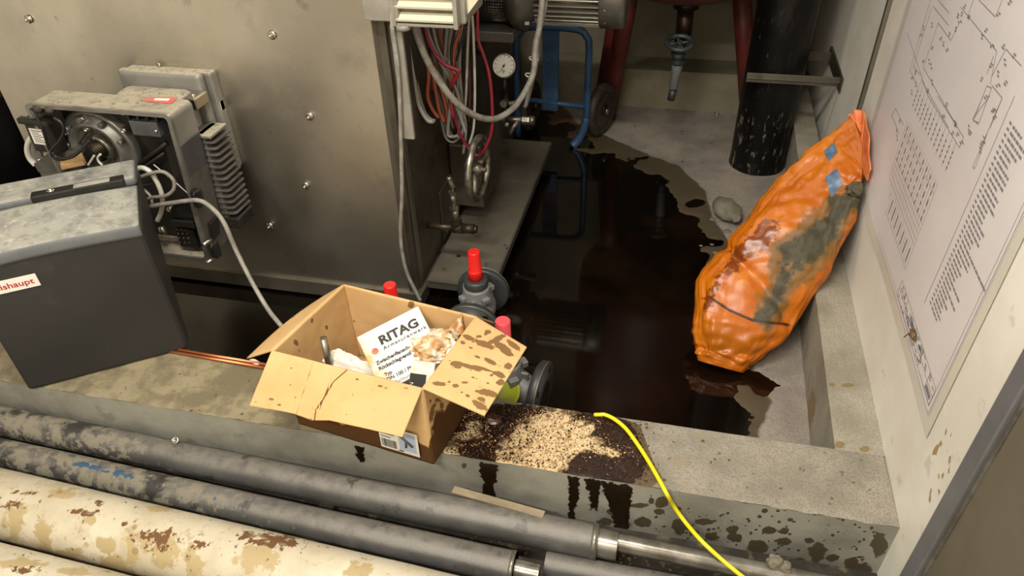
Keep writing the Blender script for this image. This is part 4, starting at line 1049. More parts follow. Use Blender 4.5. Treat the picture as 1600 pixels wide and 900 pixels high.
def blots(L):
    L = [(380 + x / 2.8125, 420 + y / 2.8125, rx / 2.8125, ry / 2.8125, math.radians(a)) for x, y, rx, ry, a in L if rx]
    def f(p):
        q = proj(p); best = 0
        for (cx, cy, rx, ry, a) in L:
            dx, dy = q[0] - cx, q[1] - cy
            if abs(dx) > 2.2 * max(rx, ry) or abs(dy) > 2.2 * max(rx, ry): continue
            c, s_ = math.cos(a), math.sin(a)
            best = max(best, 1 - .5 * math.hypot((dx * c + dy * s_) / rx, (-dx * s_ + dy * c) / ry))
        return best
    return f
fb, fi = blots(BODY), blots(INN)
bo_c = (FR + FL + BL + BR) / 4
def body_blot(p):
    t = (FR - V((0, 0, 0))); 
    rightwall = seg_d((p.x, p.y), FR.xy, BR.xy) < .02
    back = seg_d((p.x, p.y), BL.xy, BR.xy) < .02 or seg_d((p.x, p.y), FL.xy, BL.xy) < .02
    return max(fb(p) if rightwall else 0, fi(p) if back else 0)
b.build('box_body', 'cardboard', bo, attrs={'blot': body_blot, 'soak': lambda p: max(0, min(1, 1.0 - (p.z - CZ) / (.07 + .05 * fbm((p.x * 3, p.y * 3, 0), 3) + (.05 if p.x > -.47 else 0)) * .5 - .0)) if p.y < 1.3 or p.x > -.45 else 0,
    'crease': lambda p: 1 if abs((p.x - FR.x) * .3) > 9 else 0}, solid=.004)
# flaps
f0, f1 = at(390, 634, z=.372), at(629, 683, z=.366)
r0, r1 = at(757, 650, z=.436), at(823, 543, z=.440)
l0, l1 = at(386, 560, z=.375), at(508, 462, z=.375)
crs = [tuple(at(a, c, z=.41)) for a, c in ((528, 566), (512, 600), (493, 632), (488, 657))]
CRP = [(543, 578), (522, 596), (508, 620), (494, 640), (492, 657)]
def a_crease(p):
    q = proj(p); d = min(seg_d(q, CRP[i], CRP[i + 1]) for i in range(4)); d2 = seg_d(q, (490, 566), (462, 650)); d3 = seg_d(q, (525, 570), (500, 640))
    return max(1 - d / 2.2, .62 - d2 / 5, .62 - d3 / 4)
def ffl(u, v):
    P = FL.lerp(FR, u).lerp(f0.lerp(f1, u), v); k = abs(u - (.50 - .08 * v))
    return P + V((0, -.006 * v, 1).__class__((0, -.006 * v, 1)) if 0 else (0, 0, 0)) + V((0, 0, -.012 * v * max(0, 1 - k / .12) + .006 * math.sin(PI * u) * v + .001 * fbm((u * 4, v, 0), 2)))
b = MB(); b.grid(ffl, 120, 60); b.build('flap', 'cardboard', bo, attrs={'blot': blots(FRT), 'soak': lambda p: 0, 'crease': a_crease}, solid=.004)
b = MB(); b.grid(lambda u, v: FR.lerp(BR, u).lerp(r0.lerp(r1, u), v) + V((0, 0, .006 * math.sin(PI * v) * math.sin(PI * u))), 100, 70)
b.build('flap', 'cardboard', bo, attrs={'blot': blots(RGT), 'soak': lambda p: 0, 'crease': lambda p: 0}, solid=.004)
b = MB(); b.grid(lambda u, v: FL.lerp(BL, u).lerp(l0.lerp(l1, u), v) + V((0, 0, .012 * math.sin(PI * u) * v)), 30, 12)
b.build('flap', 'cardboard', bo, attrs={'blot': lambda p: 0, 'soak': lambda p: 0, 'crease': lambda p: 0}, solid=.004)
kb = V((.02, .1, -.1))
b = MB(); b.grid(lambda u, v: BL.lerp(BR, u).lerp((BL + kb).lerp(BR + kb, u), v), 20, 8)
b.build('flap', 'cardboard', bo, attrs={'blot': lambda p: 0, 'soak': lambda p: 0, 'crease': lambda p: 0}, solid=.004)
# shipping label on the front of the box
nrm = (fr - fl).cross(FL - fl).normalized()
if nrm.y > 0: nrm = -nrm
LM = frame(fl, (fr - fl), (0, 0, 1))
def onf(px, py):
    n = LM.to_3x3() @ V((0, 0, 1)); d_ = RM @ V((px - 800, -(py - 450), -F)); t = (LM.translation - CAM).dot(n) / d_.dot(n); return LM.inverted() @ (CAM + d_ * t)
a0 = onf(653, 674); a1 = onf(658, 710); a2 = onf(600, 694); lx0, lx1, lz0, lz1 = onf(598, 690).x, onf(657, 700).x, onf(658, 711).y, onf(653, 676).y
LF = LM @ T(lx0, lz0, .0075); lw, lh = lx1 - lx0, lz1 - lz0
b = MB(); b.box((0, 0, 0), (lw, lh, .0006), M=LF); b.build('shipping_label', 'white_label', bo)
b = MB(); b.box((lw * .50, lh * .12, .0007), (lw * .94, lh * .92, .0010), M=LF); b.build('label_picture', 'blue_tape', bo); M['label_blue'] = mat('label_blue', '#a9b6c9', .5); bpy.data.objects['label_picture'].data.materials[0] = M['label_blue']
b = MB(); random.seed(2); x = lw * .04
while x < lw * .42:
    ww = random.choice((.0007, .0012, .0018)); b.box((x, lh * .08, .0007), (x + ww, lh * .42, .0010), M=LF); x += ww + random.choice((.0008, .0014))
for k in range(3): b.box((lw * .04, lh * (.52 + k * .13), .0007), (lw * (.3 + .1 * (k % 2)), lh * (.55 + k * .13), .0010), M=LF)
b.box((lw * .47, lh * .05, .0012), (lw * .6, lh * .10, .0014), M=LF)
b.build('label_print', 'black_print', bo)
b = MB(); b.cyl(LF @ V((lw * .56, lh * .78, .002)), LF @ V((lw * .86, lh * .42, .002)), .0035, seg=8); b.cyl(LF @ V((lw * .70, lh * .58, .002)), LF @ V((lw * .68, lh * .32, .002)), .003, seg=8); b.build('label_drawing', 'grey_print', bo)

# ---- contents of the box
def onz(px, py, z): return at(px, py, z=z)
# white product box with lettering
TL, TR_ = at(557, 527, z=.415), at(653, 478, z=.462)
# plane through three points: top-left, top-right, bottom-left of the big face
BLp = at(603, 592, z=.365)
ex = (TR_ - TL); ez = (BLp - TL); ex_n = ex.normalized(); ez = (ez - ex_n * ez.dot(ex_n)).normalized()
RB = frame(TL, ex_n, -ez)                 # x right, y up on the face, z towards the viewer
if (RB.to_3x3() @ V((0, 0, 1))).dot(CAM - TL) < 0: RB = frame(TL, ex_n, -ez)
rw, rh = ex.length, .165
rb = thing('product_box', 'white RITAG valve box with black lettering leaning inside the cardboard box', 'box', tuple(TL.lerp(TR_, .5) - V((0, 0, .1))))
b = MB(); b.box((0, -rh, -.035), (rw, 0, 0), .002, M=RB); 
b.build('carton', 'paper_stained', rb, attrs={'stain': lambda p: max(0, 1 - ((RB.inverted() @ p).x / rw) * 1.5) * .62})
fw = rw / 4.6
text('lettering', 'RITAG', .033, RB @ T(rw * .27, -.050, .0006), 'black_print', rb, bold=.0013, sx=1.15)
text('lettering', 'Armaturenwerk', .0135, RB @ T(rw * .28, -.066, .0006), 'grey_print', rb, bold=.0004, sx=1.1, space=1.25)
text('lettering', 'Zwischenflansch-', .0135, RB @ T(rw * .10, -.094, .0006), 'black_print', rb, bold=.0005, sx=1.0)
text('lettering', 'Rückschlagventil', .0135, RB @ T(rw * .10, -.110, .0006), 'black_print', rb, bold=.0005, sx=1.0)
text('lettering', 'Typ', .0125, RB @ T(rw * .14, -.131, .0006), 'black_print', rb, bold=.0004)
text('lettering', 'DN 100 / PN', .0135, RB @ T(rw * .14, -.145, .0006), 'black_print', rb, bold=.0004)
text('lettering', 'Dichtungstyp', .0125, RB @ T(rw * .22, -.161, .0006), 'black_print', rb)
b = MB(); p = RB @ V((rw * .16, -.062, .0006)); b.lathe([(.009, 0), (.009, .0003)], RB @ T(rw * .16, -.058, .0004), 18); b.build('red_mark', 'red_sticker', rb)
# cardboard-box filler: crumpled white paper / flat white carton
pc = [at(500, 545, z=.335), at(590, 572, z=.33), at(582, 592, z=.325), at(505, 572, z=.33)]
b = MB()
PA, PB, PC_, PD = at(503, 565, z=.31), at(525, 545, z=.335), at(592, 572, z=.33), at(590, 600, z=.30)
b.grid(lambda u, v: PA.lerp(PD, u).lerp(PB.lerp(PC_, u), v) + V((0, 0, .012 * fbm((u * 2, v * 2, 4), 2) + .01 * math.sin(PI * v))), 24, 16)
o = b.build('white_carton', 'paper_white', solid=.02, off=-1); tag(o, 'flattened dirty white paper packet beside the metal tube in the cardboard box', 'packet')
# metal tube
b = MB(); p0, p1 = at(503, 566, z=.30), at(505, 528, z=.40); p0 = V((p1.x + .004, p1.y - .01, .215 + .02)); b.cyl(p0, p1, .0095, seg=20); b.lathe([(.0075, 0), (.0075, .0006)], axis_frame(p1, p1 - p0), 20)
o = b.build('metal_tube', 'zinc'); tag(o, 'short upright galvanised metal tube sticking up in the cardboard box', 'tube')
# plastic bag with brass fittings
pb = thing('plastic_bag', 'crumpled clear plastic bag of yellowed fittings on top of the white box', 'bag', tuple(at(690, 535, z=.36)))
cc = at(678, 540, z=.40)
b = MB(); bb = bmesh.new(); bmesh.ops.create_icosphere(bb, subdivisions=5, radius=1)
for v in bb.verts:
    n_ = noise.fractal(v.co * 2.1 + V((3, 1, 0)), 1, 2, 5); rdg = abs(noise.noise(v.co * 3.3)) 
    v.co = V((v.co.x * .058, v.co.y * .050, v.co.z * .030)) * (1 + .28 * n_ + .22 * rdg)
b.bm(bb, True, Matrix.Translation(cc) @ RZ(.3)); b.build('pouch', 'plastic_bag', pb)
b = MB(); t0, t1, t2 = at(722, 490, z=.46), at(700, 520, z=.41), at(724, 528, z=.40)
def tip(u, v):
    a = t1.lerp(t2, u); p = a.lerp(t0, v); return p + V((0, 0, .010 * math.sin(u * 9 + v * 3) * (1 - v)))
b.grid(tip, 16, 16); b.build('bag_neck', 'plastic_bag', pb, solid=.008)
for (px, py, zz, rr_) in ((668, 520, .405, .008), (678, 540, .41, .007), (692, 530, .42, .006)):
    p = at(px, py, z=zz); b = MB(); b.lathe([(rr_, 0), (rr_, .02), (rr_ * .6, .022)], axis_frame(p, (1, -.3, .2)), 12); b.build('brass_fitting', 'brass', pb)
b = MB(); w0 = at(697, 545, z=.41); b.box((-.018, -.028, -.002), (.018, .028, .002), .001, M=Matrix.Translation(w0) @ RZ(-.5) @ RX(.5)); b.build('paper_slip', 'paper_white', pb)
# small carton with black label
sc = thing('small_carton', 'small white carton with black label at the front inside the cardboard box', 'carton', tuple(at(662, 600, z=.34)))
c0, c1 = at(643, 563, z=.42), at(680, 568, z=.42); ex2 = (c1 - c0); SMx = frame(c0, ex2, (.02, .62, .75)); 
sw = ex2.length
b = MB(); b.box((0, -.085, -.03), (sw, 0, 0), .002, M=SMx); b.build('carton', 'paper_stained', sc, attrs={'stain': lambda p: .5})
b = MB(); b.box((sw * .02, -.080, .0003), (sw * .70, -.030, .0012), M=SMx); b.build('black_label', 'black_print', sc)
text('label_lettering', 'DN', .012, SMx @ T(sw * .20, -.070, .0016) @ RZ(PI / 2), 'white_label', sc)

# ================================================================ VALVES lying in the pit
def valve(loc, rz, label, sc=1, cap='red_plastic'):
    t = thing('flanged_valve', label, 'valve', loc); t.rotation_euler = (0, 0, rz); t.scale = (sc, sc, sc)
    I = Matrix.Identity(4)
    def bd(b, n, m):
        o = b.build(n, m); o.parent = t; return o
    for s in (-1, 1):
        A = axis_frame((0, .082 * s, 0), (0, s, 0))
        b = MB(); b.lathe([(.040, -.012), (.078, -.006), (.0825, -.002), (.0825, .012), (.080, .016), (.050, .016), (.050, .019), (.036, .019)], A, 48); f = bd(b, 'flange', 'flange_dark')
        b = MB(); b.torus(.0815, .0016, A @ T(0, 0, .014), 48, 6); g = b.build('rim', 'flange_rim'); g.parent = f
        for k in range(4):
            a = PI / 4 + k * PI / 2; b = MB(); b.lathe([(.0085, -.0075), (.0085, .0166)], A @ T(math.cos(a) * .064, math.sin(a) * .064, 0), 14)
            g = b.build('bolt_hole', 'black_plastic'); g.parent = f
        b = MB(); b.lathe([(.038, .0192), (.036, .0200)], A, 28); g = b.build('port', 'black_plastic'); g.parent = f
    b = MB(); b.lathe([(.036, -.08), (.038, -.06), (.052, -.03), (.056, 0), (.052, .03), (.038, .06), (.036, .08)], axis_frame((0, 0, 0), (0, 1, 0)), 32)
    b.lathe([(.05, 0), (.052, .03), (.044, .055), (.04, .075), (.04, .085)], Matrix.Identity(4), 28)
    for k in range(4):
        a = k * PI / 2 + PI / 4; b.box((-.008, -.012, .05), (.008, .012, .066), .002, M=RZ(a) @ T(.05, 0, 0))
    b.box((-.004, -.06, 0), (.004, .06, .06), .002); bd(b, 'body', 'valve_iron')
    b = MB(); b.lathe([(.0345, .083), (.036, .087), (.036, .108), (.033, .112)], Matrix.Identity(4), 28); bd(b, 'gland', 'flange_dark')
    b = MB(); b.lathe([(.0215, .110), (.0215, .142), (.020, .144), (.018, .146), (.0178, .206), (.016, .209)], Matrix.Identity(4), 28); bd(b, 'protective_cap', cap)
    return t
VZ = .058
valve((-.562, 1.800, VZ + .033), .06, 'grey flanged valve with tall red cap standing nearest the steel tray', 1.1)
valve((-.765, 1.585, VZ + .033), -.42, 'red-capped valve mostly hidden behind the back of the cardboard box', 1.1)
valve((-.385, 1.452, VZ + .042), -1.70, 'pink-capped valve by the curb, its end flange sticking out past the right box flap', 1.2, cap='pink_plastic')
b = MB(); dcn = at(783, 611, z=.150); A = axis_frame(dcn, (.15, -.62, .8)); b.lathe([(.052, -.002), (.054, 0), (.054, .003), (.048, .004), (.046, .002), (.002, .002)], A, 40); yd = b.build('flange_cover', 'yellow_green'); tag(yd, 'round yellow-green plastic flange cover half hidden under the right box flap', 'cover')
text('embossed_lettering', '100', .022, A @ T(-.01, -.012, .0045) @ RZ(1.2), 'yellow_green', yd)

# ================================================================ ORANGE BAG leaning on the wall
secs = [  # left, right, depth plane offsets, thickness
    ((1090, 563), (1162, 583), .004, .0, .055), ((1085, 535), (1195, 560), .045, .0, .075), ((1083, 500), (1235, 525), .10, .0, .095), ((1087, 440), (1272, 465), .185, .02, .10), ((1116, 398), (1296, 432), .245, .035, .10),
    ((1150, 362), (1310, 400), .30, .05, .095), ((1180, 325), (1328, 362), .36, .065, .085), ((1215, 285), (1345, 325), .42, .08, .075), ((1255, 248), (1358, 308), .475, .09, .058), ((1290, 212), (1364, 290), .52, .10, .040), ((1318, 190), (1366, 280), .555, .108, .022), ((1333, 180), (1366, 274), .575, .112, .006)]
S3 = []
for (L_, R_, zc, dy, th) in secs:
    C = at((L_[0] + R_[0]) / 2, (L_[1] + R_[1]) / 2, z=zc); l = at(*L_, y=C.y + dy); r = at(*R_, y=C.y - dy)
    S3.append([(l + r) / 2, (r - l) / 2, th])
for i, s_ in enumerate(S3):
    a = (S3[min(i + 1, len(S3) - 1)][0] - S3[max(i - 1, 0)][0]).normalized()
    n_ = a.cross(s_[1]).normalized()
    if n_.dot(CAM - s_[0]) < 0: n_ = -n_
    s_.append(n_); s_.append(a)
def lerp_sec(t):
    k = t * (len(S3) - 1); i = min(int(k), len(S3) - 2); f = k - i
    A_, B_ = S3[i], S3[i + 1]
    return A_[0].lerp(B_[0], f), A_[1].lerp(B_[1], f), A_[2] * (1 - f) + B_[2] * f, A_[3].lerp(B_[3], f).normalized(), A_[4].lerp(B_[4], f)
def bagp(u, v):
    c, w_, th, n_, a = lerp_sec(v)
    an = 2 * PI * u; cs, sn = math.cos(an), math.sin(an)
    e = .72; x = math.copysign(abs(cs) ** e, cs); y = math.copysign(abs(sn) ** e, sn)
    wr = .013 * noise.fractal(V((cs * 1.5, sn * 1.5, v * 4)), 1, 2, 4) + .005 * noise.noise(V((x * 3, y, v * 30))) * (1.6 if v < .2 else 1) - .004 * abs(noise.noise(V((x * 2.2 + v * 5, y * 2, v * 9))))
    # crease across the lower third and near the bottom
    for (v0, sl, dp, wd) in ((.30, .10, .016, .018), (.085, .0, .010, .022), (.60, -.1, .006, .02), (.045, .03, .008, .012)):
        if sn > -.3: wr -= dp * math.exp(-((v - v0 + sl * (x + .1)) / wd) ** 2) * (1 if -1 < x < .9 else .3)
    th2 = th * (.75 if sn < 0 else 1)
    p = c + w_ * x * .985 + n_ * (y * th2 * .8) + (n_ * y + w_.normalized() * x) * wr * min(1, th / .05) * (1 if v > .03 else .3)
    lim = WX(p.y) - .022
    if p.x > lim: p.x = lim
    if p.z < .003: p.z = .003
    if p.z < CZ + .004 and p.x > IX(p.y) - .004: p.x = IX(p.y) - .004
    return p
bg = thing('sack', 'orange plastic sack smeared with mud leaning against the white wall', 'sack', tuple(S3[0][0]))
def bt(px_poly, soft):
    return lambda p: max(0, min(1, .5 - sdpoly(proj(p), px_poly) / soft))
MUD = [(1340, 285), (1362, 300), (1330, 350), (1300, 400), (1262, 440), (1235, 470), (1215, 500), (1200, 520), (1175, 500), (1185, 470), (1195, 440), (1200, 415), (1210, 380), (1250, 340), (1290, 315), (1310, 300)]
WB = [(1090, 470), (1110, 430), (1145, 375), (1195, 330), (1230, 345), (1215, 395), (1165, 420), (1130, 455), (1115, 495), (1092, 510)]
LOWB = [(1085, 500), (1110, 480), (1150, 510), (1250, 500), (1200, 570), (1130, 590), (1085, 570)]
b = MB(); b.grid(bagp, 160, 240)
k = len(b.v); cb = sum((V(p) for p in b.v[:161]), V()) / 161; b.v.append(cb)
for i in range(160): b.f.append((i + 1, i, k)); b.sm.append(True)
CR = [(1110, 465), (1140, 485), (1175, 500), (1235, 508)]
b.build('sack_body', 'bag', bg, attrs={'mud': lambda p: 1.0 * bt(MUD, 46)(p), 'wetband': lambda p: .72 * bt(WB, 40)(p), 'mudlow': lambda p: .6 * bt(LOWB, 60)(p),
    'fold': lambda p: max(0, 1 - min(seg_d(proj(p), CR[i], CR[i + 1]) for i in range(3)) / 4.5)})
# pleated top seam
c, w_, th, n_, a = lerp_sec(1)
tips = [at(1330, 184, y=c.y + .112), at(1335, 172, y=c.y + .13), at(1353, 171, y=c.y + .10), at(1365, 215, y=c.y - .05), at(1376, 266, y=c.y - .17), at(1367, 285, y=c.y - .17)]
def seam(u, v):
    base = c + w_ * (-1 + 2 * u)
    k = u * (len(tips) - 1); i = min(int(k), len(tips) - 2); t = tips[i].lerp(tips[i + 1], k - i)
    p = base.lerp(t, v) + n_ * (.008 * math.sin(u * 34) * (.3 + v) + .006 * math.sin(u * 13 + 1))
    p.x = min(p.x, WX(p.y) - .024); return p
b = MB(); b.grid(seam, 90, 14); b.build('top_seam', 'bag_top', bg, solid=.003)
cf = at(1362, 282, y=c.y - .12)
b = MB(); bb = bmesh.new(); bmesh.ops.create_icosphere(bb, subdivisions=4, radius=1)
mp0 = at(1345, 296, y=c.y - .125)
for v in bb.verts: v.co = V((v.co.x * .038, v.co.y * .030, v.co.z * .022)) * (1 + .35 * noise.fractal(v.co * 2, 1, 2, 4))
b.bm(bb, True, Matrix.Translation(mp0)); 
for v_ in range(len(b.v)):
    q_ = b.v[v_]; q_.x = min(q_.x, WX(q_.y) - .022)
b.build('mud_clump', 'bag_mud', bg)
# blue tape patches
def patch(cor, nm):
    def f(u, v):
        a_, b_, c_, d_ = cor; x = (a_[0] * (1 - u) + b_[0] * u) * (1 - v) + (d_[0] * (1 - u) + c_[0] * u) * v; y = (a_[1] * (1 - u) + b_[1] * u) * (1 - v) + (d_[1] * (1 - u) + c_[1] * u) * v
        return x, y
    return f
bag_me = bpy.data.objects['sack_body'].data
from mathutils.bvhtree import BVHTree
bvh = BVHTree.FromPolygons([v.co[:] for v in bag_me.vertices], [tuple(p.vertices) for p in bag_me.polygons])
def onbag(px, py, lift=.0018):
    d_ = (RM @ V((px - 800, -(py - 450), -F))).normalized(); h = bvh.ray_cast(CAM, d_)
    return (h[0] - d_ * lift) if h[0] else None
for cor in (((1287, 236), (1303, 222), (1309, 237), (1294, 252)), ((1289, 277), (1308, 263), (1317, 287), (1299, 309))):
    f = patch(cor, ''); pts = [[onbag(*f(i / 8, j / 8)) for i in range(9)] for j in range(9)]
    if all(p is not None for r in pts for p in r):
        b = MB(); b.add([p for r in pts for p in r], [(j * 9 + i, j * 9 + i + 1, (j + 1) * 9 + i + 1, (j + 1) * 9 + i) for j in range(8) for i in range(8)], True)
        b.build('blue_patch', 'blue_tape', bg, fix=False)

# grey lump on the floor
b = MB(); bb = bmesh.new(); bmesh.ops.create_icosphere(bb, subdivisions=4, radius=1)
for v in bb.verts:
    v.co = V((v.co.x * .052, v.co.y * .082, v.co.z * .040)) * (1 + .14 * noise.fractal(v.co * 1.8 + V((5, 0, 0)), 1, 2, 4))
lp = at(1136, 327, z=.035)
lt_ = thing('clay_lump', 'grey dusty bottle-shaped lump lying on the floor behind the orange sack', 'lump', (lp.x, lp.y, 0))
b.bm(bb, True, Matrix.Translation((lp.x, lp.y, .034)) @ RZ(.45)); b.build('lump_body', 'lump', lt_)
b = MB(); p = at(1150, 341, z=.04); b.lathe([(.020, -.01), (.020, .006), (.016, .010), (.003, .010)], axis_frame(p, (.25, -.8, .55)), 6, smooth=False); b.build('angular_end', 'lump', lt_)
# little pale pebbles and a metal ring on the floor
random.seed(9)
for (px, py, r_) in ((990, 198, .010), (1114, 343, .012), (1137, 362, .014), (1112, 382, .007), (1118, 395, .010), (1095, 384, .006)):
    p = at(px, py, z=.004); b = MB(); bb = bmesh.new(); bmesh.ops.create_icosphere(bb, subdivisions=2, radius=r_)
    for v in bb.verts: v.co = V((v.co.x * 1.3, v.co.y, v.co.z * .45)) * (1 + .3 * noise.noise(v.co * 90))
    b.bm(bb, True, Matrix.Translation((p.x, p.y, .004))); o = b.build('pebble', 'lump')
    tag(o, {990: 'pale chip lying alone on the floor near the trolley wheel', 1114: 'small pale crumb just left of the grey lump', 1137: 'flat pale crumb between grey lump and orange sack', 1112: 'tiny crumb at the waterline below the grey lump', 1118: 'rounder crumb at the waterline left of the orange sack', 1095: 'smallest crumb out in the water edge left of the sack'}[px], 'pebble', 'crumbs on the pit floor')
p = at(1120, 178, z=.006); b = MB(); b.torus(.012, .0025, Matrix.Translation((p.x, p.y, .007)), 24, 6); tag(b.build('metal_ring', 'bright_metal'), 'small shiny metal ring lying on the floor under the red tank', 'ring')

# ================================================================ PIPES in front of the curb
def ipipe(name, x0, x1, yz, r, m, label, attrs, nx=300, na=36, group=None, parent=None, cat='pipe'):
    b = MB()
    def f(u, v):
        x = x0 + u * (x1 - x0); a = 2 * PI * v; y, z = yz(x); rr_ = r * (1 + .012 * fbm((x * 4, math.cos(a), math.sin(a)), 1.5, 3))
        return (x, y + rr_ * math.cos(a), z + rr_ * math.sin(a))
    b.grid(f, nx, na)
    for xe, nrm_ in ((x0, -1), (x1, 1)):
        y, z = yz(xe); b.add([(xe, y, z)] + [(xe, y + r * math.cos(2 * PI * k / na), z + r * math.sin(2 * PI * k / na)) for k in range(na)], [(0, k + 1, (k + 1) % na + 1) for k in range(na)])
    o = b.build(name, m, parent, attrs=attrs)
    if label: tag(o, label, cat, group)
    return o
yA = lambda x: (.992 - .0265 * (x + .053), .100)
yB = lambda x: (.886 - .035 * (x + .231), .100)
yC = lambda x: (.733 - .0385 * (x + .36), .138)
yD = lambda x: (.586 - .031 * (x + 1.056), .138)
def cr(lo, hi): return lambda p: max(0, min(1, .78 * (1 - sm(p.x, lo, hi))))
z0_ = lambda p: 0
def a_blue(p):
    q = proj(p); return max(0, .9 - seg_d(q, (115, 722), (205, 745)) / 9)
A_ = thing('heating_pipe', 'grey insulated pipe nearest the curb, its cut-back end showing a thin bare pipe', 'pipe', (-1.2, 1.02, .03))
ipipe('insulation', -2.45, -.055, yA, .041, 'pipe_grey', None, {'crust': cr(-1.5, -.95), 'blue': z0_}, parent=A_, nx=400)
ipipe('end_sleeve', -.056, -.010, yA, .0335, 'pipe_steel', None, {}, 10, parent=A_)
ipipe('bare_pipe', -.012, .50, lambda x: (yA(x)[0] + .008, .104), .0215, 'pipe_steel', None, {}, 60, 24, parent=A_)
b = MB(); yy, zz = yA(-.07); b.lathe([(.0425, 0), (.0425, .014)], axis_frame((-.070, yy, zz), (1, 0, 0)), 40); b.build('end_collar', 'pipe_steel', A_)
B_ = thing('heating_pipe', 'second grey insulated pipe from the curb, crusted and ending above the white one', 'pipe', (-1.2, .92, .03))
ipipe('insulation', -2.3, -.232, yB, .0395, 'pipe_grey', None, {'crust': cr(-1.25, -.55), 'blue': a_blue}, parent=B_, nx=400)
ipipe('bare_pipe', -.233, -.175, yB, .023, 'pipe_steel', None, {}, 8, 24, parent=B_)
b = MB(); yy, zz = yB(-.24); b.lathe([(.0408, 0), (.0408, .010)], axis_frame((-.242, yy, zz), (1, 0, 0)), 40); b.build('end_collar', 'pipe_steel', B_)
DRC = [(20, 820, 14, 26), (70, 845, 14, 34), (140, 812, 8, 10), (165, 852, 13, 14), (135, 850, 6, 6), (228, 850, 12, 18), (180, 880, 24, 14), (205, 862, 8, 30), (255, 862, 22, 24), (300, 880, 16, 26), (345, 856, 4, 4), (400, 870, 30, 24), (110, 865, 20, 10), (560, 893, 20, 14), (35, 795, 10, 10), (250, 795, 20, 6), (100, 770, 20, 8), (240, 840, 30, 10)]
RSC = [(245, 838, 34, 10), (250, 850, 24, 10), (430, 845, 44, 14), (385, 838, 20, 8), (130, 800, 22, 7), (155, 785, 7, 4), (20, 790, 16, 6), (195, 818, 6, 4), (40, 770, 30, 4), (310, 850, 16, 8)]
def ellf(L, k=.5):
    def f(p):
        q = proj(p); best = 0
        for cx, cy, rx, ry in L:
            dx = (q[0] - cx) / rx; dy = (q[1] - cy) / ry
            if abs(dx) < 2 and abs(dy) < 2: best = max(best, 1 - k * math.hypot(dx, dy))
        return best
    return f
o = ipipe('heating_pipe', -2.0, .58, yC, .080, 'pipe_white', 'thick off-white insulated pipe with brown drips in the foreground', {'drip': ellf(DRC, .5), 'rust': ellf(RSC, .55), 'crust': z0_}, 420, 60)
o = ipipe('heating_pipe', -1.9, -.2, yD, .080, 'pipe_white', 'thick off-white pipe just entering the bottom left corner of the photo', {'drip': ellf([(30, 880, 40, 8), (120, 893, 30, 6)], .5), 'rust': ellf([(40, 890, 30, 6)], .6), 'crust': z0_}, 240, 60)
o = ipipe('heating_pipe', -.17, .56, lambda x: (.935, .062), .031, 'pipe_grey', 'thin grey pipe running low in the gap below the cut-back end', {'crust': z0_, 'blue': z0_}, 90, 28)
for i, x in enumerate((-1.6, -.75)):
    b = MB(); b.box((x - .02, .42, .03), (x + .02, 1.06, .058), .002); o = b.build('support_rail', 'sheet_dull'); tag(o, 'steel cross rail under the pipes, ' + ('further left' if i == 0 else 'further right'), 'rail')
random.seed(21)
b = MB()
for i in range(260):
    x = random.uniform(-.40, .12); yy = random.uniform(.80, 1.07); s_ = random.uniform(.002, .006)
    bb = bmesh.new(); bmesh.ops.create_icosphere(bb, subdivisions=1, radius=s_); b.bm(bb, False, Matrix.Translation((x, yy, .032)) @ Matrix.Scale(.5, 4, (0, 0, 1)))
tag(b.build('rubble', 'debris'), 'brown grit scattered on the trench floor under the pipes', 'grit', kind='stuff')
b = MB(); p0 = at(708, 766, z=.135); p1 = at(850, 806, z=.135)
b.box((0, -.010, 0), ((p1 - p0).length, .010, .006), .001, M=frame(p0, p1 - p0, (0, 1, 0))); tag(b.build('wood_strip', 'wood'), 'thin pale wood strip wedged between the curb and the nearest grey pipe', 'strip')
p = at(274, 688, z=.146); b = MB(); b.torus(.0085, .0034, Matrix.Translation((p.x, p.y, .146)) @ RX(.5), 6, 8); b.lathe([(.003, -.004), (.003, .012)], Matrix.Translation((p.x - .01, p.y, .142)) @ RY(1.3), 8); tag(b.build('nut', 'bright_metal'), 'small shiny nut lying on top of the grey pipe beside the curb', 'nut')
for (px, py, r_, lb_) in ((1212, 880, .018, 'lumpy grey mortar blob on the thin bare pipe by the curb'), (1228, 887, .014, 'smaller grey mortar blob touching the lumpy one on the bare pipe')):
    p = at(px, py, z=.125); b = MB(); bb = bmesh.new(); bmesh.ops.create_icosphere(bb, subdivisions=4, radius=r_)
    for v in bb.verts: v.co *= 1 + .3 * noise.fractal(v.co * 90, 1, 2, 4)
    b.bm(bb, True, Matrix.Translation(p)); tag(b.build('mortar_blob', 'lump'), lb_, 'blob', 'mortar blobs on the bare pipe')
# copper pipe behind the curb
for i, (a_, c_) in enumerate((((285, 546), (405, 569)), ((285, 549), (398, 570)))):
    b = MB(); p0 = at(*a_, z=CZ + .004); p1 = at(*c_, z=CZ + .004); b.cyl(V((p0.x - .3, 1.300 - i * .012 + .01, CZ + .0055)), V((p1.x + .1, 1.288 - i * .012, CZ + .0055)), .005); tag(b.build('copper_pipe', 'copper'), ['thin copper pipe along the back edge of the curb, the one farther from the camera', 'thin copper pipe along the curb top, the one nearer the camera'][i], 'pipe', 'copper pipes on the curb')
# pale paper scrap beside the box
b = MB(); q_ = [at(a_, c_, z=CZ + .004) for a_, c_ in ((386, 565), (398, 561), (412, 568), (402, 572))]
b.grid(lambda u, v: q_[0].lerp(q_[1], u).lerp(q_[3].lerp(q_[2], u), v) + V((0, 0, .004 * math.sin(3 * u + v))), 6, 6); tag(b.build('paper_scrap', 'paper_white', solid=.001), 'scrap of white paper under the left flap of the cardboard box', 'paper')

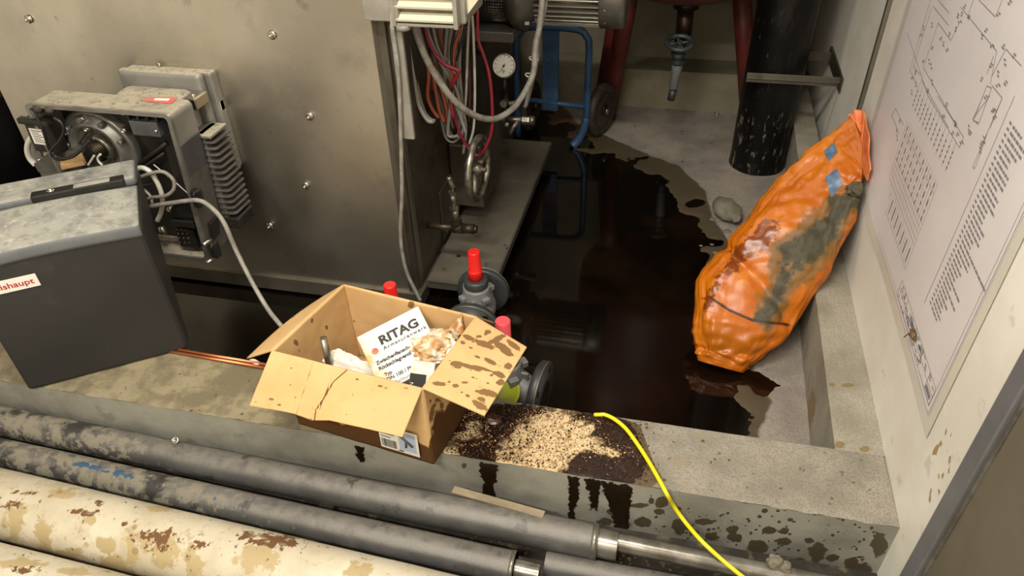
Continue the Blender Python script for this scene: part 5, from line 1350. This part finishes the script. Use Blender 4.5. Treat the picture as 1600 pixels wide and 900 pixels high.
# ================================================================ YELLOW CABLE
yc = [at(929, 648, z=CZ + .003), at(937, 648, z=CZ + .008), at(945, 648, z=CZ + .010), at(960, 655, z=CZ + .012), at(978, 670, z=CZ + .010), at(996, 694, z=CZ + .008), at(1014, 722, z=CZ + .008), at(1030, 750, z=CZ + .012), at(1042, 772, z=CZ + .008)]
yc += [V((at(1052, 790, y=1.082).x, 1.078, at(1052, 790, y=1.078).z)), at(1070, 815, y=1.062), at(1095, 844, z=.150), at(1125, 872, z=.136), at(1150, 893, z=.130), at(1175, 914, z=.11), at(1200, 945, z=.07)]
cable('electric_cable', yc, .0052, 'cable_yellow', 'bright yellow cable running from the water over the curb and down', seg=10)

# ================================================================ ABSORBENT GRANULES spilled on the curb
random.seed(4)
octv = [(1, 0, 0), (-1, 0, 0), (0, 1, 0), (0, -1, 0), (0, 0, 1), (0, 0, -1)]
octf = [(0, 2, 4), (2, 1, 4), (1, 3, 4), (3, 0, 4), (2, 0, 5), (1, 2, 5), (3, 1, 5), (0, 3, 5)]
b = MB(); tones = []
cnt = 0
while cnt < 5200:
    px, py = random.uniform(690, 1040), random.uniform(632, 765)
    dS = sdpoly((px, py), SL)
    if dS > 4 and random.random() > math.exp(-dS / 9): continue
    p = at(px, py, z=CZ + .001)
    if p.y < CY0 + .003 or p.y > CY1 - .003: continue
    if fl.x < p.x < fr.x and p.y > 1.05 and p.x < -.45: continue
    ds = sd_sand((px, py))
    if ds < -2 and random.random() < .55 * sm(px, 800, 860): continue
    if px > 890 and ds > 3 and random.random() < .72: continue
    if ds < -3: tone = random.gauss(.80, .16) if random.random() < .72 else random.uniform(.05, .5)
    elif ds < 12: tone = random.gauss(.55, .25)
    else: tone = abs(random.gauss(.08, .16)) + (.35 if random.random() < .07 else 0)
    if px < 830 and ds < 8: tone *= .45 + .55 * sm(px + 14 * fbm((px * .05, py * .05, 0), 1), 765, 830)
    s_ = random.uniform(.0009, .0021) * (1.3 if random.random() < .06 else 1)
    if ds < -2 and random.random() < .16: tone = random.uniform(0, .3); s_ *= random.uniform(1.0, 1.9)
    R3 = RZ(random.random() * 6.3) @ RX(random.random() * 3)
    mm = Matrix.Translation((p.x, p.y, CZ + .0012 + s_ * .4)) @ R3 @ Matrix.Diagonal((s_ * random.uniform(.8, 1.5), s_, s_ * .8, 1))
    b.add(octv, octf, False, mm); tones += [max(0, min(1, tone))] * 6; cnt += 1
o = b.build('absorbent_granules', 'grains', fix=False)
at_ = o.data.attributes.new('tone', 'FLOAT', 'POINT'); at_.data.foreach_set('value', tones)
tag(o, 'spilled tan and dark wet absorbent granules on the curb beside the cardboard box', 'granules', kind='stuff')
p = at(772, 655, z=CZ + .01); b = MB(); bb = bmesh.new(); bmesh.ops.create_icosphere(bb, subdivisions=3, radius=.016)
for v in bb.verts: v.co = V((v.co.x * 1.4, v.co.y, v.co.z * .7)) * (1 + .35 * noise.noise(v.co * 70))
b.bm(bb, False, Matrix.Translation((p.x, p.y, CZ + .007))); tag(b.build('wet_clump', 'wet_dark'), 'dark wet clump of waste on the curb just right of the cardboard box', 'clump')

# ================================================================ PLAN on the right wall
def wp(px, py, off=0):
    x = .6
    for _ in range(6): p = at(px, py, x=x); x = WX(p.y) - off
    return p
def W(y, z, off=.0): return V((WX(y) - off, y, z))
PY0, PY1, PZ0, PZ1 = 1.150, 2.285, .438, 1.62
def zbot(y): return PZ0 + .16 * max(0, (y - 1.78) / .5) ** 2 + .012 * math.sin((y - 1.2) * 5) * (1 if y < 1.9 else .3) * .3
pn = thing('wall_plan', 'large laminated piping plan hanging on the right wall', 'poster', (WX(1.7), 1.7, PZ0))
def sheet(off, in0, in1):
    def f(u, v):
        y = PY0 + in0 + u * (PY1 - PY0 - in0 - in1); zb = zbot(y) + in0; z = zb + v * (PZ1 - zb)
        lift = .012 * math.exp(-((y - 2.0) / .12) ** 2) * max(0, 1 - (z - zb) / .15) + .003
        return W(y, z, off + lift)
    return f
b = MB(); b.grid(sheet(0, 0, 0), 60, 40); b.build('laminate', 'laminate', pn, fix=False)
b = MB(); b.grid(sheet(.0008, .030, .030), 60, 40); b.build('paper', 'plan_paper', pn, fix=False)
lines = MB(); words = MB()
def lift(y, z): return .012 * math.exp(-((y - 2.0) / .12) ** 2) * max(0, 1 - (z - zbot(y)) / .15) + .003 + .0014
def rib(mb, a, c, w_=.0011):
    (y0, z0), (y1, z1) = a, c; d = math.hypot(y1 - y0, z1 - z0)
    if d < 1e-5: return
    ny, nz_ = -(z1 - z0) / d * w_ / 2, (y1 - y0) / d * w_ / 2
    n = max(1, int(d / .05))
    for i in range(n):
        ya, za = y0 + (y1 - y0) * i / n, z0 + (z1 - z0) * i / n; yb, zb = y0 + (y1 - y0) * (i + 1) / n, z0 + (z1 - z0) * (i + 1) / n
        mb.add([W(ya + ny, za + nz_, lift(ya, za)), W(yb + ny, zb + nz_, lift(yb, zb)), W(yb - ny, zb - nz_, lift(yb, zb)), W(ya - ny, za - nz_, lift(ya, za))], [(0, 1, 2, 3)])
def pxl(mb, a, c, w_=.0011):
    p, q = wp(*a), wp(*c); rib(mb, (p.y, p.z), (q.y, q.z), w_)
def c2(x, y): return (1400 + x / 4.5, y / 4.5)
def c3(x, y): return (1360 + x / 3.333, 150 + y / 3.333)
for (a, c) in (((275, 45), (385, 180)), ((310, 0), (390, 95)), ((110, 490), (255, 0)), ((135, 465), (262, 60)), ((205, 475), (450, 900)), ((190, 560), (385, 900)), ((205, 475), (310, 160)), ((310, 160), (400, 285)), ((400, 285), (470, 140)),
               ((470, 50), (725, 360)), ((725, 360), (680, 590)), ((600, 0), (715, 118)), ((715, 118), (765, 0)), ((790, 345), (900, 465)), ((790, 345), (740, 440)), ((690, 600), (765, 690)), ((765, 690), (680, 900)), ((655, 605), (560, 850)), ((690, 620), (600, 862)),
               ((655, 605), (690, 620)), ((560, 850), (600, 865)), ((705, 390), (655, 520)), ((740, 440), (690, 540)), ((110, 490), (165, 610)), ((135, 465), (185, 530)), ((820, 0), (900, -60)), ((560, 0), (520, 110))):
    pxl(lines, c2(*a), c2(*c), .0016)
for (a, c) in (((310, 0), (475, 270)), ((360, 0), (497, 215)), ((497, 215), (475, 270)), ((635, 0), (545, 120)), ((600, 0), (550, 110)), ((545, 120), (575, 150)), ((700, 10), (660, 100)), ((660, 100), (545, 370)), ((620, 200), (555, 380)), ((545, 370), (555, 380)),
               ((765, 0), (370, 900)), ((120, 100), (160, 200)), ((140, 65), (180, 150)), ((120, 100), (140, 65)), ((310, 0), (200, -330))):
    pxl(lines, c3(*a), c3(*c), .0016)
pxl(lines, (1471, 420), (1447, 474), .0016)
# tick text along the lines
random.seed(8)
def scrib(px, py, n=3, s=.010):
    p = wp(px, py)
    for k in range(n):
        yy, zz = p.y + random.uniform(-.5, .5) * s * 2, p.z - k * s * .7
        rib(words, (yy + s, zz), (yy - s * random.uniform(.2, 1), zz), .0034)
for (x, y) in ((450, 100), (470, 150), (440, 200), (390, 230), (330, 260), (350, 300), (375, 340), (270, 330), (250, 430), (265, 460), (210, 430), (150, 500), (130, 540), (155, 590), (125, 640), (625, 250), (650, 200), (700, 320), (780, 320), (850, 380), (790, 430), (690, 450), (740, 510), (790, 570), (745, 600), (650, 670), (710, 780), (630, 560), (380, 740), (350, 810), (440, 870), (740, 90), (825, 10), (480, 90), (505, 40), (210, 190), (190, 240), (270, 170), (270, 570), (245, 640), (530, 110)):
    scrib(*c2(x, y), n=2, s=.008)
for (x, y) in ((490, 240), (470, 200), (530, 165), (610, 225), (600, 250), (590, 280), (665, 75), (660, 100), (440, 185), (455, 140), (395, 105), (165, 130), (150, 180), (535, 190), (150, 215)): scrib(*c3(x, y), n=2, s=.008)
# the riser lines with their table of labels
A0, A1 = wp(*c3(225, 65)), wp(*c3(400, 395))
B0, B1 = wp(*c3(310, 0)), wp(*c3(475, 270))
for i in range(13):
    t = i / 12; y = A0.y + (A1.y - A0.y) * t; zt2 = B0.z + (B1.z - B0.z) * t; zb2 = A0.z + (A1.z - A0.z) * t
    rib(lines, (y, zt2), (y, zb2), .0011)
    for k in range(4): 
        zz = zb2 + .008 + k * .012; rib(words, (y + .003, zz), (y - .004, zz + .004), .005)
T0, T1, T2 = wp(*c3(205, 120)), wp(*c3(365, 450)), wp(*c3(62, 540))
for i in range(19):
    t = i / 18; y = T0.y + (T1.y - T0.y) * t; z = T0.z + (T1.z - T0.z) * t; dz = T0.z - T2.z
    rib(lines, (y, z), (y, z - .24), .0009)
    if i % 2:
        for zz_, ln in ((.012, .012), (.034, .01), (.056, .016), (.082, .01), (.10, .012), (.19, .04)):
            rib(words, (y, z - zz_), (y, z - zz_ - ln), .007)
for zz_ in (.03, .11, .125, .14, .155, .17, .24): rib(lines, (T0.y, T0.z - zz_), (T1.y, T1.z - zz_), .0009)
# text block
S0, S1 = wp(*c3(735, 130)), wp(1452, 478)
z = S0.z; i = 0
while z > S1.z + .005:
    t = (S0.z - z) / (S0.z - S1.z); y = S0.y + (S1.y - S0.y) * t - .004
    rib(words, (y, z), (y - .012, z), .0045); yy = y - .020
    ln = random.choice((.05, .07, .08, .10, .06, .05, .17 if i > 16 else .07)); e = yy - ln
    while yy > e: 
        w_ = random.uniform(.008, .02); rib(words, (yy, z), (max(yy - w_, e), z), .0052); yy -= w_ + .003
    z -= .0118; i += 1
# borders and title block
def bz_(y, o): return zbot(y) + o
for o_in, ww in ((.034, .0014), (.046, .0010)):
    ys = [PY0 + o_in + (PY1 - PY0 - 2 * o_in) * i / 40 for i in range(41)]
    for i in range(40): rib(lines, (ys[i], bz_(ys[i], o_in)), (ys[i + 1], bz_(ys[i + 1], o_in)), ww)
    rib(lines, (ys[0], bz_(ys[0], o_in)), (ys[0], PZ1), ww); rib(lines, (ys[-1], bz_(ys[-1], o_in)), (ys[-1], PZ1), ww)
zb0 = PZ0 + .048; yb0 = PY0 + .048
for dz in (0, .022, .045): rib(lines, (yb0, zb0 + dz), (yb0 + (.38 if dz else .38), zb0 + dz), .0014)
for dy in (.0, .05, .12, .20, .30, .38): rib(lines, (yb0 + dy, zb0), (yb0 + dy, zb0 + .045), .0014)
for k in range(60):
    yy = yb0 + random.uniform(.10, .37); zz = zb0 + random.uniform(.003, .041); rib(words, (yy, zz), (yy - random.uniform(.005, .02), zz), .0035)
for k in range(14):
    yy = yb0 + random.uniform(.02, .18); zz = zb0 + random.choice((.028, .034, .040)); rib(words, (yy, zz), (yy - .014, zz), .003)
for k in range(6): rib(words, (yb0 + .045 - k * .0065, zb0 + .004), (yb0 + .043 - k * .0065, zb0 + .017), .0045)
rib(words, (yb0 + .046, zb0 + .0105), (yb0 + .006, zb0 + .0105), .003)
lines.build('plan_lines', 'plan_print', pn, fix=False); words.build('plan_writing', 'plan_text', pn, fix=False)
# snagged debris on the lower edge of the plan
p = wp(1427, 523, .01); b = MB(); bb = bmesh.new(); bmesh.ops.create_icosphere(bb, subdivisions=3, radius=.012)
for v in bb.verts: v.co = V((v.co.x * .6, v.co.y * 1.3, v.co.z * .7)) * (1 + .5 * noise.noise(v.co * 120))
b.bm(bb, False, Matrix.Translation(p)); b.cyl(p + V((0, .014, .0)), p + V((-.004, .03, -.034)), .0012, seg=6)
tag(b.build('debris_clump', 'debris'), 'brown clump of debris with a splinter caught on the lower edge of the plan', 'debris')

# ================================================================ STEEL COLUMN bottom right
st = thing('steel_column', 'grey steel column standing against the white wall in the right foreground', 'column', (.6, .7, .03))
px_ = .553
b = MB(); b.box((px_, .90, .03), (.585, .945, 2.99), .003); b.build('flange', 'post_grey', st)
b = MB(); b.box((px_ + .012, .50, .03), (.583, .90, 2.99), .001); b.build('web', 'post_brown', st)
b = MB(); b.box((px_ + .008, .890, .03), (px_ + .016, .899, 2.99), .001); b.build('weld_bead', 'pipe_steel', st)
b = MB(); b.box((px_, .455, .03), (.581, .50, 2.99), .003); b.build('flange', 'post_grey', st)
